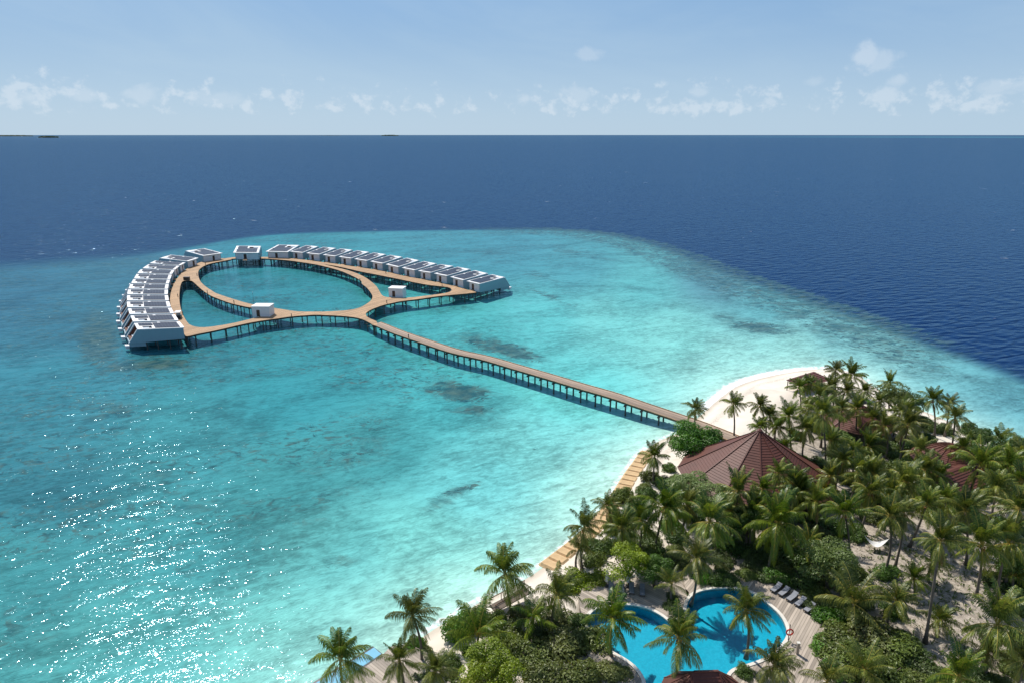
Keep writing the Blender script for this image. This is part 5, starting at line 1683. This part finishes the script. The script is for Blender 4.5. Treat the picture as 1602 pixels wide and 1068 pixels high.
def tree(px, py, r, base, kd, label, seed, asp=.8, n=9000, lobes=26, size=.042):
    g0 = at(base[0], base[1], 1.2); g0.z = max(ground_z(g0.x, g0.y), .2) - .1
    d = ray_dir(px, py); q = g0.y / d.y
    c = Vector((d.x * q, d.y * q, CAM_H + d.z * q))
    zc = c.y * CP - (c.z - CAM_H) * SP
    rw = r * zc / FPX
    c.z = max(c.z, g0.z + rw * asp * .9)
    t = thing('broadleaf_tree', label, 'tree', tuple(g0), 0, 'broadleaf trees on the island')
    rel = c - g0
    f = link('crown', leaf_cloud(seed, lobes, n, size, dome=False, mats='lf_' + kd, jag=.3, spread=(1.12, 1.12, 1.1)), t, tuple(rel)); f.scale = (rw, rw, rw * asp)
    rg = random.Random(seed); b = MB()
    b.tube([(0, 0, -.2), rel * .25, rel * .5], [.3, .22, .17], 8)
    for i in range(7):
        a = 6.28 * i / 7 + rg.uniform(-.3, .3)
        e = rel + Vector((math.cos(a) * rw * .6, math.sin(a) * rw * .6, rg.uniform(-.1, .3) * rw * asp))
        b.tube([rel * .42, (rel * .5).lerp(e, .5) + Vector((0, 0, -.2)), e], [.13, .08, .03], 6)
    b.build('trunk', M['bark2'], t, True)


tree(1089, 690, 37, (1094, 722), 'bright', 'dense round bright green tree at the landward end of the jetty', 71, .88, 16000, 44, .045)
tree(982, 880, 34, (985, 918), 'lime', 'round yellow green tree shading the grey loungers above the pool', 72, .85)
tree(1022, 888, 26, (1024, 920), 'bright', 'green tree right of the yellow green tree above the loungers', 73, .85)
tree(1560, 700, 36, (1562, 735), 'dark', 'broad dark green tree by the right shore', 74, .8)
tree(1597, 718, 28, (1598, 745), 'dark', 'dark green tree cut by the right edge of the photo near the shore', 75, .8)
tree(1398, 622, 30, (1400, 652), 'olive', 'grey green feathery tree right of the thatched parasol', 76, .8)
tree(1425, 632, 22, (1427, 655), 'dark', 'small dark tree right of the feathery grey green tree', 77, .8)
tree(1593, 880, 34, (1595, 925), 'dark', 'dark tree at the right edge beside the sandy clearing', 78, 1.0)
tree(1078, 762, 36, (1078, 812), 'pale', 'pale green spreading tree against the left eave of the large red roof', 81, .55)
tree(1122, 776, 32, (1122, 838), 'pale', 'light green tree in front of the large red roof, beside the spreading pale one', 82, .6)
tree(768, 1046, 46, (768, 1098), 'lime', 'bright yellow green tree at the bottom edge left of the pool', 86, .75)
tree(1168, 806, 26, (1168, 862), 'dark', 'dark tree in front of the middle of the large red roof', 83, .7, 6000, 18, .055)
tree(1262, 772, 24, (1262, 822), 'olive', 'olive tree in front of the right corner of the large red roof', 84, .7, 6000, 18, .055)
tree(1140, 815, 24, (1140, 862), 'bright', 'fresh green tree between the dark one and the light green one under the large roof', 85, .7, 6000, 18, .055)
tree(1292, 882, 42, (1294, 925), 'pale', 'pale leaved tree behind the dark loungers of the right deck', 79, .9)
p = at(1291, 757, 5.2)
t = thing('flowering_shrub', 'bush with bright yellow blossom at the right foot of the large red roof', 'bush', (p.x, p.y, ground_z(p.x, p.y)))
f = link('foliage', FOL['dark'][0], t); f.scale = (2.6, 2.0, 5.0)
f = link('blossom', FOL['flower'][0], t, (0, 0, .45)); f.scale = (2.5, 1.9, 5.2)

# seedlings and fallen leaves over the clearing
rg = np.random.default_rng(9)
CLEAR = W([(1335, 842), (1420, 826), (1500, 850), (1575, 900), (1602, 960), (1602, 1068), (1480, 1062), (1420, 985), (1360, 905)], 1.3)
lo, hi = np.min(CLEAR, 0), np.max(CLEAR, 0)
lm = LeafMesh()
pts = rg.uniform(lo, hi, (900, 2)); pts = pts[inside(pts, CLEAR)]
for x, y in pts:
    g = 1.36
    for j in range(int(rg.integers(3, 8))):
        a = rg.uniform(0, 6.28); L = rg.uniform(.25, .8); e = rg.uniform(.2, 1.2)
        d = Vector((math.cos(a) * math.cos(e), math.sin(a) * math.cos(e), math.sin(e))); s_ = Vector((-math.sin(a), math.cos(a), 0)) * L * .12
        b0 = Vector((x, y, g)); mdl = b0 + d * L * .6; tp = b0 + d * L + Vector((0, 0, -.12 * L))
        lm.add([tuple(b0), tuple(mdl + s_), tuple(tp), tuple(mdl - s_)], [(0, 1, 2, 3)], 0, float(rg.uniform(0, 1)))
ob = link('ground_cover', lm.mesh('ground_cover', [M['lf_pale']])); ob['kind'] = 'stuff'
tag(ob, 'scattered seedlings and low weeds on the sandy clearing', 'ground cover')

# ------------------------------------------------------------------ islands on the horizon


def islet(px, py, wpx, h, label, seed, beach=True):
    p = at(px, py, 0.0)
    zc = p.y * CP + CAM_H * SP
    wd = wpx * zc / FPX / 2
    t = thing('islet', label, 'island', (p.x, p.y, 0), 0, 'islets on the horizon')
    b = MB()
    ring = [(math.cos(2 * math.pi * i / 40) * wd * 1.15, math.sin(2 * math.pi * i / 40) * wd * .6) for i in range(40)]
    b.prism(ring, -1, 1.6); b.build('beach', M['curb'] if beach else M['plaster'], t)
    lm = LeafMesh(); rg = random.Random(seed)
    for i in range(2600):
        a = rg.uniform(0, 6.28); r_ = math.sqrt(rg.random())
        x, y = math.cos(a) * wd * r_, math.sin(a) * wd * .45 * r_
        z = rg.uniform(.1, 1) * h * (1 - .55 * abs(x / wd) ** 3) * (.8 + .25 * math.sin(x * 9 / wd) * math.sin(x * 23 / wd + 1))
        s = h * rg.uniform(.16, .3); u = Vector((rg.gauss(0, 1), rg.gauss(0, 1), rg.gauss(0, 1))).normalized(); v = u.cross(Vector((rg.gauss(0, 1), rg.gauss(0, 1), rg.gauss(0, 1)))).normalized()
        c = Vector((x, y, z + 1))
        lm.add([tuple(c - u * s), tuple(c + v * s * .7), tuple(c + u * s), tuple(c - v * s * .7)], [(0, 1, 2, 3)], 0, rg.random())
    link('trees', lm.mesh('trees', [M['lf_far']]), t)


islet(76, 215.8, 31, 32, 'small green islet with a pale beach near the left end of the horizon', 1)
islet(18, 213.6, 66, 45, 'long dark wooded islet at the left edge of the horizon', 2, False)
islet(610, 213.0, 27, 52, 'dark flat islet on the horizon near the middle', 3, False)
islet(517, 212.9, 34, 14, 'very faint low islet on the horizon left of the middle one', 4, False)
